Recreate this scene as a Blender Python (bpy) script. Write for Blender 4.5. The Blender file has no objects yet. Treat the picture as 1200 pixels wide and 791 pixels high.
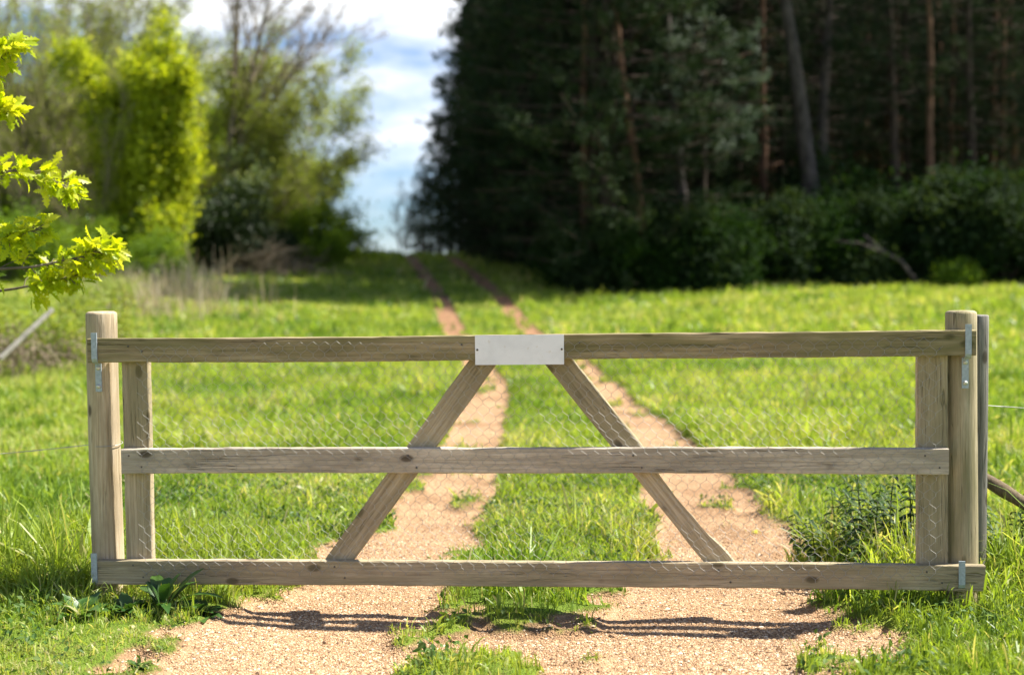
import bpy, math, random
import numpy as np
from mathutils import Vector, Matrix

R = math.radians
sc = bpy.context.scene
COL = sc.collection
rng = np.random.default_rng(7)
random.seed(7)

# ------------------------------------------------------------------ camera model (photo 1200 x 791)
F = 1667.0; CH = 1.39; YH = 313.0; ROLL = 0.0129; D0 = 5.75     # camera stands D0 before the gate
PITCH = math.atan((395.5 - YH) / F)
CAMROT = Matrix.Rotation(R(90) - PITCH, 3, 'X') @ Matrix.Rotation(-ROLL, 3, 'Z')
CAMPOS = Vector((0, -D0, CH))
def ray(px, py): return CAMROT @ Vector((px - 600.0, -(py - 395.5), -F))
def at(px, py, d):
    """point seen in the direction of photo pixel px,py at ground distance d from the camera"""
    v = ray(px, py); return CAMPOS + v * (d / v.y)
def ax(px, d, py=330):
    return at(px, py, d).x

# ------------------------------------------------------------------ noise and terrain
def _h(ix, iy, s):
    n = (ix.astype(np.int64) * 374761393 + iy.astype(np.int64) * 668265263 + s * 974634777) & 0x7fffffff
    n = ((n ^ (n >> 13)) * 1274126177) & 0x7fffffff
    return ((n ^ (n >> 16)) & 0xffff) / 65535.0
def vn(x, y, s=0):
    x = np.asarray(x, float); y = np.asarray(y, float)
    ix = np.floor(x); iy = np.floor(y); fx = x - ix; fy = y - iy
    fx = fx * fx * (3 - 2 * fx); fy = fy * fy * (3 - 2 * fy)
    a = _h(ix, iy, s); b = _h(ix + 1, iy, s); c = _h(ix, iy + 1, s); d = _h(ix + 1, iy + 1, s)
    return (a * (1 - fx) + b * fx) * (1 - fy) + (c * (1 - fx) + d * fx) * fy
def fbm(x, y, s=0, o=3):
    t = 0; a = .5; f = 1.0; n = 0
    for k in range(o):
        t = t + a * vn(np.asarray(x) * f, np.asarray(y) * f, s + k); n += a; a *= .5; f *= 2.03
    return t / n
def ss(a, b, x):
    t = np.clip((np.asarray(x, float) - a) / (b - a), 0, 1); return t * t * (3 - 2 * t)

LT = np.array([(0,-1.0),(4.5,-.86),(5.2,-.82),(6,-.76),(7,-.55),(8,-.42),(9.4,-.37),(13,-.30),(17,-.28),(22,-.6),(27.5,-1.07),(38.5,-1.96),(51,-3.4),(58,-4.1),(66,-5.0),(90,-7.2)])
RT = np.array([(0,.4),(4.5,.50),(5.2,.62),(6,.86),(7,1.0),(8,1.10),(9.4,1.20),(13,1.10),(17,1.06),(22,.9),(27.5,.41),(38.5,-.35),(51,-1.8),(58,-2.5),(66,-3.4),(90,-5.6)])
LW = np.array([(0,.7),(4.5,.58),(5.2,.52),(6,.46),(7,.38),(8,.34),(9.4,.31),(17,.25),(28,.25),(90,.28)])
RW = np.array([(0,.7),(4.5,.60),(5.2,.60),(6,.52),(7,.44),(8,.36),(9.4,.29),(13,.23),(17,.20),(28,.23),(90,.28)])
def gravel(x, y):
    """0 grass .. 1 bare gravel"""
    x = np.asarray(x, float); d = np.asarray(y, float) + D0
    wob = (fbm(x * 2.2, d * 2.2, 3) - .5) * .85 + (fbm(x * 7, d * 7, 9) - .5) * .75
    l = np.abs(x - np.interp(d, LT[:,0], LT[:,1])) / np.interp(d, LW[:,0], LW[:,1])
    r = np.abs(x - np.interp(d, RT[:,0], RT[:,1])) / np.interp(d, RW[:,0], RW[:,1])
    w = np.clip(8 / np.maximum(d, 4), .35, 1.25)
    g = np.maximum(1 - ss(.70, 1.18, l + wob * w), 1 - ss(.70, 1.18, r + wob * w))
    b1 = 1 - ss(.75, 1.05, np.hypot((x - .12) / .62, (d - 5.28) / .24) + wob * .5)
    g = np.maximum(g, b1)
    p = 1 - ss(.7, 1.05, np.hypot((x + .17) / .25, (d - 4.93) / .25) + wob * 1.2)
    g = np.maximum(g, (1 - ss(4.9, 5.25, d)) * (1 - ss(.55, .8, np.abs(x + .1) + wob * .3)))      # the gateway itself is bare right across
    g = g * (1 - p * .95)
    g = g * (1 - .75 * ss(.60, .74, fbm(x * 3.3 + 7, d * 2.3, 17)) * ss(6.5, 9, d))
    return np.clip(g, 0, 1)
def height(x, y):
    x = np.asarray(x, float); d = np.asarray(y, float) + D0
    h = 1.95 * ss(22, 64, d) - 1.5 * ss(68, 110, d)
    h = h + np.clip(-x - 3.2, 0, 12) * .036 * ss(12, 30, d) * (1 - ss(80, 120, d))
    h = h + np.clip(x - 4, 0, 20) * .006 * ss(15, 40, d)
    near = 1 - ss(20, 60, d)
    h = h + (fbm(x * .5, d * .5, 21) - .5) * .10 * near + (fbm(x * 1.7, d * 1.7, 31) - .5) * .035 * near
    return h
def ground_z(x, y):
    g = gravel(x, y)
    return height(x, y) - .045 * g + .006 * (fbm(np.asarray(x) * 9, np.asarray(y) * 9, 5) - .5)
def gz(x, y): return float(ground_z(np.array([x]), np.array([y]))[0])

# ------------------------------------------------------------------ object helpers
def tag(o, label=None, cat=None, group=None, kind=None):
    if label: o['label'] = label
    if cat: o['category'] = cat
    if group: o['group'] = group
    if kind: o['kind'] = kind
    return o
def empty(name, loc, label, cat, group=None, rz=0):
    o = bpy.data.objects.new(name, None); COL.objects.link(o)
    o.empty_display_size = .2
    o.location = loc; o.rotation_euler = (0, 0, rz)
    return tag(o, label, cat, group)
class MB:
    """collects geometry for ONE mesh object"""
    def __init__(s): s.v = []; s.f = []; s.var = []; s.n = 0
    def add(s, v, faces, var=0.5):
        v = np.asarray(v, float).reshape(-1, 3)
        for f in faces:
            f = np.asarray(f)
            if len(f): s.f.append(f + s.n)
        s.v.append(v); s.n += len(v)
        s.var.append(np.full(len(v), var) if np.isscalar(var) else np.asarray(var, float))
    def mesh(s, name, mat, smooth=False):
        me = bpy.data.meshes.new(name)
        v = np.concatenate(s.v) if s.v else np.zeros((0, 3))
        me.vertices.add(len(v)); me.vertices.foreach_set('co', v.astype(np.float32).ravel())
        loops = np.concatenate([f.ravel() for f in s.f]).astype(np.int32)
        tot = np.concatenate([np.full(f.shape[0], f.shape[1]) for f in s.f]).astype(np.int32)
        st = np.concatenate([[0], np.cumsum(tot)[:-1]]).astype(np.int32)
        me.loops.add(len(loops)); me.loops.foreach_set('vertex_index', loops)
        me.polygons.add(len(tot)); me.polygons.foreach_set('loop_start', st)
        me.update(calc_edges=True)
        a = me.attributes.new('var', 'FLOAT', 'POINT')
        a.data.foreach_set('value', np.concatenate(s.var).astype(np.float32))
        me.polygons.foreach_set('use_smooth', np.full(len(tot), bool(smooth)))
        if mat: me.materials.append(mat)
        me.validate(); return me
    def build(s, name, mat, parent=None, smooth=False):
        o = bpy.data.objects.new(name, s.mesh(name, mat, smooth)); COL.objects.link(o)
        if parent: o.parent = parent
        return o
def tube(mb, pts, rad, n=6, var=.5, cap=True, squash=None):
    P = np.asarray([tuple(p) for p in pts], float); m = len(P)
    rad = np.broadcast_to(np.asarray(rad, float), (m,))
    T = np.gradient(P, axis=0); T /= np.linalg.norm(T, axis=1)[:, None] + 1e-9
    ref = np.array([0, 0, 1.]) if abs(T[:, 2]).mean() < .8 else np.array([1., 0, 0])
    A = np.cross(T, ref); A /= np.linalg.norm(A, axis=1)[:, None] + 1e-9
    B = np.cross(T, A)
    an = np.linspace(0, 2 * np.pi, n, endpoint=False)
    V = P[:, None] + rad[:, None, None] * (np.cos(an)[None, :, None] * A[:, None] + np.sin(an)[None, :, None] * B[:, None])
    i = np.arange(m - 1)[:, None] * n; j = np.arange(n)[None]; k = (j + 1) % n
    q = np.stack([i + j, i + k, i + n + k, i + n + j], -1).reshape(-1, 4)
    fs = [q]
    if cap: fs += [np.arange(n)[None, ::-1], (np.arange(n) + (m - 1) * n)[None]]
    mb.add(V.reshape(-1, 3), fs, var)
def box(mb, x0, x1, y0, y1, z0, z1, var=.5):
    v = [(x, y, z) for z in (z0, z1) for y in (y0, y1) for x in (x0, x1)]
    mb.add(v, [np.array([(0,2,3,1),(4,5,7,6),(0,1,5,4),(2,6,7,3),(0,4,6,2),(1,3,7,5)])], var)
def unit(a): return a / (np.linalg.norm(a, axis=-1, keepdims=True) + 1e-9)
def leaves(mb, c, l, w, var=None, up=0.3, r=rng, dirs=None):
    """folded pointed leaves (4 triangles' worth of two quads folded on the midrib)"""
    c = np.asarray(c, float); n = len(c)
    u = unit(r.normal(size=(n, 3)) + np.array([0, 0, 0])) if dirs is None else unit(dirs + r.normal(size=(n, 3)) * .35)
    nn = unit(r.normal(size=(n, 3)) + np.array([0, 0, up * 2])); v = unit(np.cross(nn, u)); nn = np.cross(u, v)
    l = np.broadcast_to(l, (n,)) * r.uniform(.65, 1.25, n); w = np.broadcast_to(w, (n,)) * r.uniform(.7, 1.2, n)
    l = l[:, None]; w = w[:, None]
    V = np.stack([c - u * l * .5, c + v * w * .5 + nn * w * .18 - u * l * .05, c + u * l * .5, c - v * w * .5 + nn * w * .18 - u * l * .05], 1)
    i = np.arange(n)[:, None] * 4
    q = np.concatenate([i + np.array([0, 1, 2]), i + np.array([0, 2, 3])])
    va = r.uniform(0, 1, n) if var is None else np.broadcast_to(var, (n,))
    mb.add(V.reshape(-1, 3), [q], np.repeat(va, 4))

# ------------------------------------------------------------------ materials
def newmat(name):
    m = bpy.data.materials.new(name); m.use_nodes = True
    nt = m.node_tree
    for n in list(nt.nodes): nt.nodes.remove(n)
    out = nt.nodes.new('ShaderNodeOutputMaterial')
    return m, nt, out
def N(nt, t, **kw):
    n = nt.nodes.new(t)
    for k, v in kw.items():
        if k in n.inputs: n.inputs[k].default_value = v
        else: setattr(n, k, v)
    return n
def ramp(nt, fac, stops, interp='LINEAR'):
    n = nt.nodes.new('ShaderNodeValToRGB'); n.color_ramp.interpolation = interp
    e = n.color_ramp.elements
    while len(e) < len(stops): e.new(.5)
    for k, (p, c) in enumerate(stops):
        e[k].position = p; e[k].color = (*c, 1) if len(c) == 3 else c
    nt.links.new(fac, n.inputs['Fac']); return n.outputs['Color']
def mix(nt, fac, a, b, mode='MIX'):
    n = nt.nodes.new('ShaderNodeMix'); n.data_type = 'RGBA'; n.blend_type = mode
    for sck, val in ((n.inputs['Factor'], fac), (n.inputs[6], a), (n.inputs[7], b)):
        if hasattr(val, 'is_linked') or hasattr(val, 'links'): nt.links.new(val, sck)
        elif isinstance(val, (int, float)): sck.default_value = val
        else: sck.default_value = (*val, 1)
    return n.outputs[2]
def math_(nt, op, a, b=None, clamp=False):
    n = nt.nodes.new('ShaderNodeMath'); n.operation = op; n.use_clamp = clamp
    for k, val in enumerate((a, b)):
        if val is None: continue
        if isinstance(val, (int, float)): n.inputs[k].default_value = val
        else: nt.links.new(val, n.inputs[k])
    return n.outputs[0]
def attr(nt, name):
    n = nt.nodes.new('ShaderNodeAttribute'); n.attribute_name = name; return n.outputs['Fac']
def foliage(name, cols, trans=.45, rough=.55, patch=None, spec=.25, tcol=None):
    m, nt, out = newmat(name)
    k = len(cols)
    c = ramp(nt, attr(nt, 'var'), [(i / (k - 1), x) for i, x in enumerate(cols)])
    if patch:
        g = N(nt, 'ShaderNodeNewGeometry')
        no = N(nt, 'ShaderNodeTexNoise', Scale=patch[0], Detail=3.0)
        nt.links.new(g.outputs['Position'], no.inputs['Vector'])
        f = ramp(nt, no.outputs['Fac'], [(.40, (0,0,0)), (.66, (1,1,1))])
        c = mix(nt, math_(nt, 'MULTIPLY', f, patch[2]), c, patch[1])
    p = N(nt, 'ShaderNodeBsdfPrincipled', Roughness=rough)
    p.inputs['Specular IOR Level'].default_value = spec
    nt.links.new(c, p.inputs['Base Color'])
    t = N(nt, 'ShaderNodeBsdfTranslucent')
    tc = mix(nt, 1.0, c, tcol or (1.25, 1.15, .45), 'MULTIPLY')
    nt.links.new(tc, t.inputs['Color'])
    ms = N(nt, 'ShaderNodeMixShader', Fac=trans)
    nt.links.new(p.outputs[0], ms.inputs[1]); nt.links.new(t.outputs[0], ms.inputs[2])
    nt.links.new(ms.outputs[0], out.inputs['Surface'])
    return m
def wood(name, base, dark, pale, axis=0, algae=0.0, knots=True, algae_col=(.075, .085, .022)):
    """weathered sawn or peeled timber; grain runs along local axis"""
    m, nt, out = newmat(name)
    tc = N(nt, 'ShaderNodeTexCoord'); oi = N(nt, 'ShaderNodeObjectInfo')
    off = N(nt, 'ShaderNodeVectorMath', operation='SCALE'); off.inputs[0].default_value = (37, 19, 53)
    nt.links.new(oi.outputs['Random'], off.inputs['Scale'])
    def coords(long, across):
        s = [across] * 3; s[axis] = long
        mp = N(nt, 'ShaderNodeVectorMath', operation='MULTIPLY'); mp.inputs[1].default_value = s
        nt.links.new(tc.outputs['Object'], mp.inputs[0])
        ad = N(nt, 'ShaderNodeVectorMath', operation='ADD')
        nt.links.new(mp.outputs[0], ad.inputs[0]); nt.links.new(off.outputs[0], ad.inputs[1])
        return ad.outputs[0]
    def noise(vec, scale=1.0, detail=4.0, rough=.6, dist=0.0):
        n = N(nt, 'ShaderNodeTexNoise', Scale=scale, Detail=detail, Roughness=rough, Distortion=dist)
        nt.links.new(vec, n.inputs['Vector']); return n.outputs['Fac']
    grain = noise(coords(2.2, 75), detail=5.0, rough=.65, dist=.4)
    fine = noise(coords(6, 260), detail=2.0)
    blotch = noise(coords(3.0, 9), detail=4.0)
    c = ramp(nt, grain, [(.33, dark), (.49, base), (.66, pale)])
    c = mix(nt, math_(nt, 'MULTIPLY', ramp(nt, blotch, [(.42, (0,0,0)), (.62, (1,1,1))]), .7), c, tuple(x * .62 for x in base))
    c = mix(nt, math_(nt, 'MULTIPLY', ramp(nt, fine, [(.56, (0,0,0)), (.66, (1,1,1))]), .35), c, tuple(x * .5 for x in dark))
    # drying cracks
    crack = ramp(nt, noise(coords(1.1, 34), detail=3.0, dist=.5), [(.485, (0,0,0)), (.497, (1,1,1)), (.503, (1,1,1)), (.515, (0,0,0))])
    crk = math_(nt, 'MULTIPLY', crack, ramp(nt, noise(coords(2, 6)), [(.48, (0,0,0)), (.58, (1,1,1))]))
    c = mix(nt, math_(nt, 'MULTIPLY', crk, .8), c, tuple(x * .25 for x in dark))
    if knots:
        v = N(nt, 'ShaderNodeTexVoronoi', Scale=1.0, Randomness=1.0); v.voronoi_dimensions = '3D'
        nt.links.new(coords(5.0, 9.5), v.inputs['Vector'])
        kn = ramp(nt, v.outputs['Distance'], [(.0, (1,1,1)), (.11, (.85,.85,.85)), (.17, (0,0,0))])
        halo = ramp(nt, v.outputs['Distance'], [(.12, (1,1,1)), (.34, (0,0,0))])
        c = mix(nt, math_(nt, 'MULTIPLY', halo, .35), c, tuple(x * .6 for x in base))
        c = mix(nt, math_(nt, 'MULTIPLY', kn, .85), c, (.035, .022, .012))
    if algae:
        al = ramp(nt, noise(coords(2.5, 14), detail=5.0), [(.36, (0,0,0)), (.60, (1,1,1))])
        c = mix(nt, math_(nt, 'MULTIPLY', al, algae), c, algae_col)
    p = N(nt, 'ShaderNodeBsdfPrincipled', Roughness=.86); p.inputs['Specular IOR Level'].default_value = .2
    nt.links.new(c, p.inputs['Base Color'])
    hsum = math_(nt, 'SUBTRACT', math_(nt, 'ADD', grain, math_(nt, 'MULTIPLY', fine, .4)), math_(nt, 'MULTIPLY', crk, 1.2))
    b = N(nt, 'ShaderNodeBump', Strength=.6, Distance=.005)
    nt.links.new(hsum, b.inputs['Height']); nt.links.new(b.outputs[0], p.inputs['Normal'])
    nt.links.new(p.outputs[0], out.inputs['Surface'])
    return m
def bark(name, a, b, scale=9):
    m, nt, out = newmat(name)
    tc = N(nt, 'ShaderNodeTexCoord')
    mp = N(nt, 'ShaderNodeVectorMath', operation='MULTIPLY'); mp.inputs[1].default_value = (1, 1, .3)
    nt.links.new(tc.outputs['Object'], mp.inputs[0])
    n = N(nt, 'ShaderNodeTexNoise', Scale=scale, Detail=5.0, Roughness=.65); nt.links.new(mp.outputs[0], n.inputs['Vector'])
    c = ramp(nt, n.outputs['Fac'], [(.35, a), (.65, b)])
    p = N(nt, 'ShaderNodeBsdfPrincipled', Roughness=.9); p.inputs['Specular IOR Level'].default_value = .15
    nt.links.new(c, p.inputs['Base Color'])
    bm = N(nt, 'ShaderNodeBump', Strength=.6, Distance=.03)
    nt.links.new(n.outputs['Fac'], bm.inputs['Height']); nt.links.new(bm.outputs[0], p.inputs['Normal'])
    nt.links.new(p.outputs[0], out.inputs['Surface']); return m
def metal(name, col, rough=.45, met=.85):
    m, nt, out = newmat(name)
    tc = N(nt, 'ShaderNodeTexCoord')
    v = N(nt, 'ShaderNodeTexNoise', Scale=90.0, Detail=4.0); nt.links.new(tc.outputs['Object'], v.inputs['Vector'])
    c = ramp(nt, v.outputs['Fac'], [(.3, tuple(x * .72 for x in col)), (.7, col)])
    p = N(nt, 'ShaderNodeBsdfPrincipled', Roughness=rough, Metallic=met)
    nt.links.new(c, p.inputs['Base Color']); nt.links.new(p.outputs[0], out.inputs['Surface']); return m
def plate_mat():
    m, nt, out = newmat('white_plate')
    tc = N(nt, 'ShaderNodeTexCoord')
    v = N(nt, 'ShaderNodeTexNoise', Scale=14.0, Detail=6.0); nt.links.new(tc.outputs['Object'], v.inputs['Vector'])
    c = ramp(nt, v.outputs['Fac'], [(.34, (.74, .76, .78)), (.55, (.82, .84, .86))])
    s = N(nt, 'ShaderNodeTexNoise', Scale=45.0, Detail=3.0); nt.links.new(tc.outputs['Object'], s.inputs['Vector'])
    c = mix(nt, math_(nt, 'MULTIPLY', ramp(nt, s.outputs['Fac'], [(.64, (0,0,0)), (.72, (1,1,1))]), .3), c, (.55, .48, .36))
    p = N(nt, 'ShaderNodeBsdfPrincipled', Roughness=.4)
    nt.links.new(c, p.inputs['Base Color']); nt.links.new(p.outputs[0], out.inputs['Surface']); return m
def ground_mat():
    m, nt, out = newmat('meadow_ground')
    g = N(nt, 'ShaderNodeNewGeometry'); pos = g.outputs['Position']
    def noise(s, d=4.0, r=.55):
        n = N(nt, 'ShaderNodeTexNoise', Scale=s, Detail=d, Roughness=r); nt.links.new(pos, n.inputs['Vector']); return n.outputs['Fac']
    vo = N(nt, 'ShaderNodeTexVoronoi', Scale=120.0); nt.links.new(pos, vo.inputs['Vector'])
    sep = N(nt, 'ShaderNodeSeparateColor'); nt.links.new(vo.outputs['Color'], sep.inputs[0])
    peb = ramp(nt, sep.outputs[0], [(.0, (.19,.115,.065)), (.25, (.35,.22,.125)), (.6, (.43,.265,.14)), (.85, (.50,.345,.205)), (1, (.58,.47,.34))])
    sand = ramp(nt, noise(3.5), [(.32, (.33,.19,.098)), (.62, (.46,.29,.158))])
    gr = mix(nt, .42, sand, peb)
    damp = ramp(nt, noise(1.3, 5.0, .65), [(.46, (0,0,0)), (.64, (1,1,1))])
    gr = mix(nt, math_(nt, 'MULTIPLY', damp, .7), gr, (.225,.13,.065))
    soil = ramp(nt, noise(2.0), [(.3, (.20,.10,.052)), (.7, (.33,.18,.10))])
    far = N(nt, 'ShaderNodeSeparateXYZ'); nt.links.new(pos, far.inputs[0])
    mr = N(nt, 'ShaderNodeMapRange'); mr.inputs[1].default_value = 9; mr.inputs[2].default_value = 22; nt.links.new(far.outputs[1], mr.inputs[0])
    gr = mix(nt, math_(nt, 'MULTIPLY', mr.outputs[0], .75), gr, soil)
    gra = ramp(nt, noise(1.1, 6.0, .7), [(.3, (.07,.11,.014)), (.5, (.12,.18,.020)), (.72, (.19,.21,.030))])
    dirt = ramp(nt, noise(9, 5.0, .7), [(.56, (0,0,0)), (.70, (1,1,1))])
    gra = mix(nt, math_(nt, 'MULTIPLY', dirt, .5), gra, (.13,.09,.045))
    edge = math_(nt, 'ADD', attr(nt, 'var'), math_(nt, 'MULTIPLY', math_(nt, 'SUBTRACT', noise(26, 5.0, .7), .5), .9))
    f = ramp(nt, edge, [(.38, (0,0,0)), (.62, (1,1,1))])
    c = mix(nt, f, gra, gr)
    so_ = ramp(nt, edge, [(.22, (0,0,0)), (.40, (1,1,1)), (.60, (1,1,1)), (.85, (0,0,0))])
    c = mix(nt, math_(nt, 'MULTIPLY', so_, math_(nt, 'MULTIPLY', ramp(nt, noise(2.6, 4.0), [(.38, (0,0,0)), (.60, (1,1,1))]), .85)), c, (.20,.125,.065))
    p = N(nt, 'ShaderNodeBsdfPrincipled', Roughness=.93); p.inputs['Specular IOR Level'].default_value = .12
    nt.links.new(c, p.inputs['Base Color'])
    hh = math_(nt, 'SUBTRACT', math_(nt, 'MULTIPLY', noise(12, 6.0, .7), 1.6), vo.outputs['Distance'])
    b = N(nt, 'ShaderNodeBump', Strength=.8, Distance=.012); nt.links.new(hh, b.inputs['Height']); nt.links.new(b.outputs[0], p.inputs['Normal'])
    nt.links.new(p.outputs[0], out.inputs['Surface']); return m
def stone_mat():
    m, nt, out = newmat('pea_gravel')
    c = ramp(nt, attr(nt, 'var'), [(0, (.13,.08,.05)), (.18, (.32,.185,.09)), (.5, (.49,.305,.155)), (.8, (.60,.41,.235)), (1, (.70,.59,.43))])
    p = N(nt, 'ShaderNodeBsdfPrincipled', Roughness=.7); p.inputs['Specular IOR Level'].default_value = .3
    nt.links.new(c, p.inputs['Base Color']); nt.links.new(p.outputs[0], out.inputs['Surface']); return m

M = dict(
    rail=wood('weathered_rail', (.43,.345,.225), (.29,.225,.145), (.55,.46,.325), 0, .38, True, (.24,.22,.11)),
    rail_green=wood('algae_rail', (.345,.27,.155), (.21,.16,.088), (.46,.375,.24), 0, .55, True, (.15,.15,.05)),
    rail_grey=wood('grey_rail', (.50,.43,.335), (.36,.305,.23), (.61,.535,.43), 0, .10),
    post=wood('peeled_post', (.54,.43,.285), (.40,.30,.18), (.64,.54,.39), 2, .30, True, (.17,.14,.065)),
    greenpost=wood('algae_post', (.44,.36,.23), (.30,.235,.135), (.54,.45,.31), 2, .62, True, (.20,.185,.085)),
    oldpost=wood('grey_post', (.25,.235,.205), (.15,.135,.11), (.34,.325,.285), 2, .15),
    pole=wood('old_pole', (.17,.12,.075), (.08,.055,.035), (.25,.19,.13), 2, .2, False),
    steel=metal('galvanised_steel', (.42,.48,.53), .55, .35),
    bolt=metal('zinc_bolt', (.70,.70,.58), .45, .4),
    wire=metal('galvanised_wire', (.44,.43,.40), .55, .2),
    darkmetal=metal('dark_screw', (.12,.11,.10), .5, .7),
    plate=plate_mat(), ground=ground_mat(), stone=stone_mat(),
    grass=foliage('meadow_grass', [(.09,.18,.024), (.175,.29,.038), (.275,.385,.060), (.38,.46,.10), (.58,.51,.29)], .52, .42, (.5, (.33,.395,.06), .5), .35, (1.25, 1.18, .45)),
    weed=foliage('low_weed', [(.045,.10,.018), (.08,.15,.028), (.13,.19,.045)], .35, .5),
    dock=foliage('dock_leaf', [(.030,.085,.016), (.055,.125,.022), (.085,.15,.03)], .3, .42, None, .4),
    nettle=foliage('nettle_leaf', [(.028,.065,.014), (.05,.10,.02), (.08,.13,.028)], .35),
    thistle=foliage('thistle_leaf', [(.10,.20,.05), (.15,.26,.07), (.22,.32,.12)], .4),
    straw=foliage('dry_straw', [(.30,.24,.14), (.44,.37,.25), (.56,.49,.37)], .4, .7, tcol=(1, .9, .7)),
    oak=foliage('young_oak_leaf', [(.27,.38,.012), (.40,.50,.014), (.52,.58,.02), (.60,.62,.10)], .62, .42, None, .35, (1.3, 1.2, .3)),
    lime=foliage('spring_leaf', [(.12,.18,.012), (.30,.38,.016), (.46,.53,.03), (.58,.62,.06)], .55, .5, tcol=(1.2, 1.15, .3)),
    olive=foliage('olive_leaf', [(.19,.235,.045), (.29,.335,.07), (.42,.43,.14)], .6, tcol=(1.1, 1.15, .5)),
    pale=foliage('pale_leaf', [(.15,.22,.07), (.25,.32,.14), (.42,.47,.30)], .4),
    mid=foliage('hedge_leaf', [(.09,.17,.016), (.16,.27,.024), (.25,.34,.036)], .55),
    dark=foliage('evergreen_leaf', [(.012,.025,.008), (.02,.038,.01), (.032,.055,.014)], .22),
    under=foliage('understorey_leaf', [(.008,.026,.005), (.018,.046,.008), (.036,.072,.012)], .3, .7, None, .08),
    pine=foliage('pine_needle', [(.012,.025,.011), (.021,.037,.0155), (.037,.054,.022)], .2, .7, None, .08, tcol=(1, 1, .6)),
    under_dull=foliage('dull_understorey_leaf', [(.012,.026,.010), (.022,.042,.015), (.045,.07,.026)], .3, .7, None, .08),
    pine_sunlit=foliage('sunlit_look_pine_needle', [(.06,.09,.06), (.10,.135,.09), (.145,.18,.125)], .2, .55, tcol=(1, 1, .7)),  # pine needles made paler, sunlight on the sprays put into the colour
    scrub=foliage('scrub_leaf', [(.19,.27,.045), (.28,.36,.065), (.40,.41,.15)], .5),
    bramble=foliage('dead_bramble', [(.14,.105,.065), (.22,.17,.11), (.30,.245,.165)], .2, .8, tcol=(1, .9, .7)),
    bark_grey=bark('grey_bark', (.04,.033,.03), (.12,.10,.09)),
    bark_red=bark('orange_pine_bark', (.08,.042,.026), (.20,.115,.072)),
    bark_dark=bark('dark_pine_bark', (.030,.022,.017), (.075,.055,.042)),
    bark_tan=bark('tan_bark', (.17,.14,.095), (.33,.275,.19)),
    bark_oak=bark('oak_bark', (.09,.075,.05), (.2,.17,.12)),
)

# ------------------------------------------------------------------ world, sun, camera
SUN_AZ, SUN_EL = 78, 55
w = bpy.data.worlds.new("World"); sc.world = w; w.use_nodes = True
nt = w.node_tree; bg = nt.nodes['Background']
sky = nt.nodes.new('ShaderNodeTexSky'); sky.sky_type = 'NISHITA'; sky.sun_disc = False
sky.sun_elevation = R(SUN_EL); sky.sun_rotation = R(SUN_AZ); sky.air_density = 1.0; sky.dust_density = .2; sky.ozone_density = 1.4
tc = nt.nodes.new('ShaderNodeTexCoord')
mp = nt.nodes.new('ShaderNodeMapping'); mp.inputs['Scale'].default_value = (5.0, 5.0, 15.0); mp.inputs['Location'].default_value = (.35, .2, .55)
nt.links.new(tc.outputs['Generated'], mp.inputs['Vector'])
cn = N(nt, 'ShaderNodeTexNoise', Scale=1.0, Detail=7.0, Roughness=.55); nt.links.new(mp.outputs[0], cn.inputs['Vector'])
cm = ramp(nt, cn.outputs['Fac'], [(.36, (0,0,0)), (.56, (1,1,1))])
skyc = mix(nt, 1.0, sky.outputs['Color'], (.38, .52, .74), 'MULTIPLY')
sz = N(nt, 'ShaderNodeSeparateXYZ'); nt.links.new(tc.outputs['Generated'], sz.inputs[0])
el = N(nt, 'ShaderNodeMapRange'); el.inputs[1].default_value = .24; el.inputs[2].default_value = .50; el.inputs[3].default_value = 1; el.inputs[4].default_value = .12
nt.links.new(sz.outputs[2], el.inputs[0]); cm = math_(nt, 'MULTIPLY', cm, el.outputs[0])
lo = N(nt, 'ShaderNodeMapRange'); lo.inputs[1].default_value = .02; lo.inputs[2].default_value = .085; lo.inputs[3].default_value = .30; lo.inputs[4].default_value = 1
nt.links.new(sz.outputs[2], lo.inputs[0]); cm = math_(nt, 'MULTIPLY', cm, lo.outputs[0])   # broken cloud, thick low down, thin overhead
cc = mix(nt, cm, skyc, (6.6, 6.8, 7.1))
nt.links.new(cc, bg.inputs['Color']); bg.inputs['Strength'].default_value = .075

sl = bpy.data.lights.new('sun', 'SUN'); sl.energy = 5.0; sl.angle = R(.9); sl.color = (1, .95, .86)
so = bpy.data.objects.new('sun', sl); COL.objects.link(so)
sd = Vector((math.sin(R(SUN_AZ)) * math.cos(R(SUN_EL)), math.cos(R(SUN_AZ)) * math.cos(R(SUN_EL)), math.sin(R(SUN_EL))))
so.rotation_euler = sd.to_track_quat('Z', 'Y').to_euler(); so.location = sd * 60

cam = bpy.data.cameras.new('camera'); cam.sensor_width = 36; cam.lens = F / 1200 * 36; cam.clip_start = .05; cam.clip_end = 3000
co = bpy.data.objects.new('camera', cam); COL.objects.link(co)
co.matrix_world = Matrix.Translation(CAMPOS) @ CAMROT.to_4x4()
cam.dof.use_dof = True; cam.dof.focus_distance = D0 - .02; cam.dof.aperture_fstop = 1.7
sc.camera = co
vs = sc.view_settings; vs.view_transform = 'Standard'; vs.look = 'None'; vs.gamma = 1; vs.exposure = 1.43; vs.use_curve_mapping = False

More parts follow.
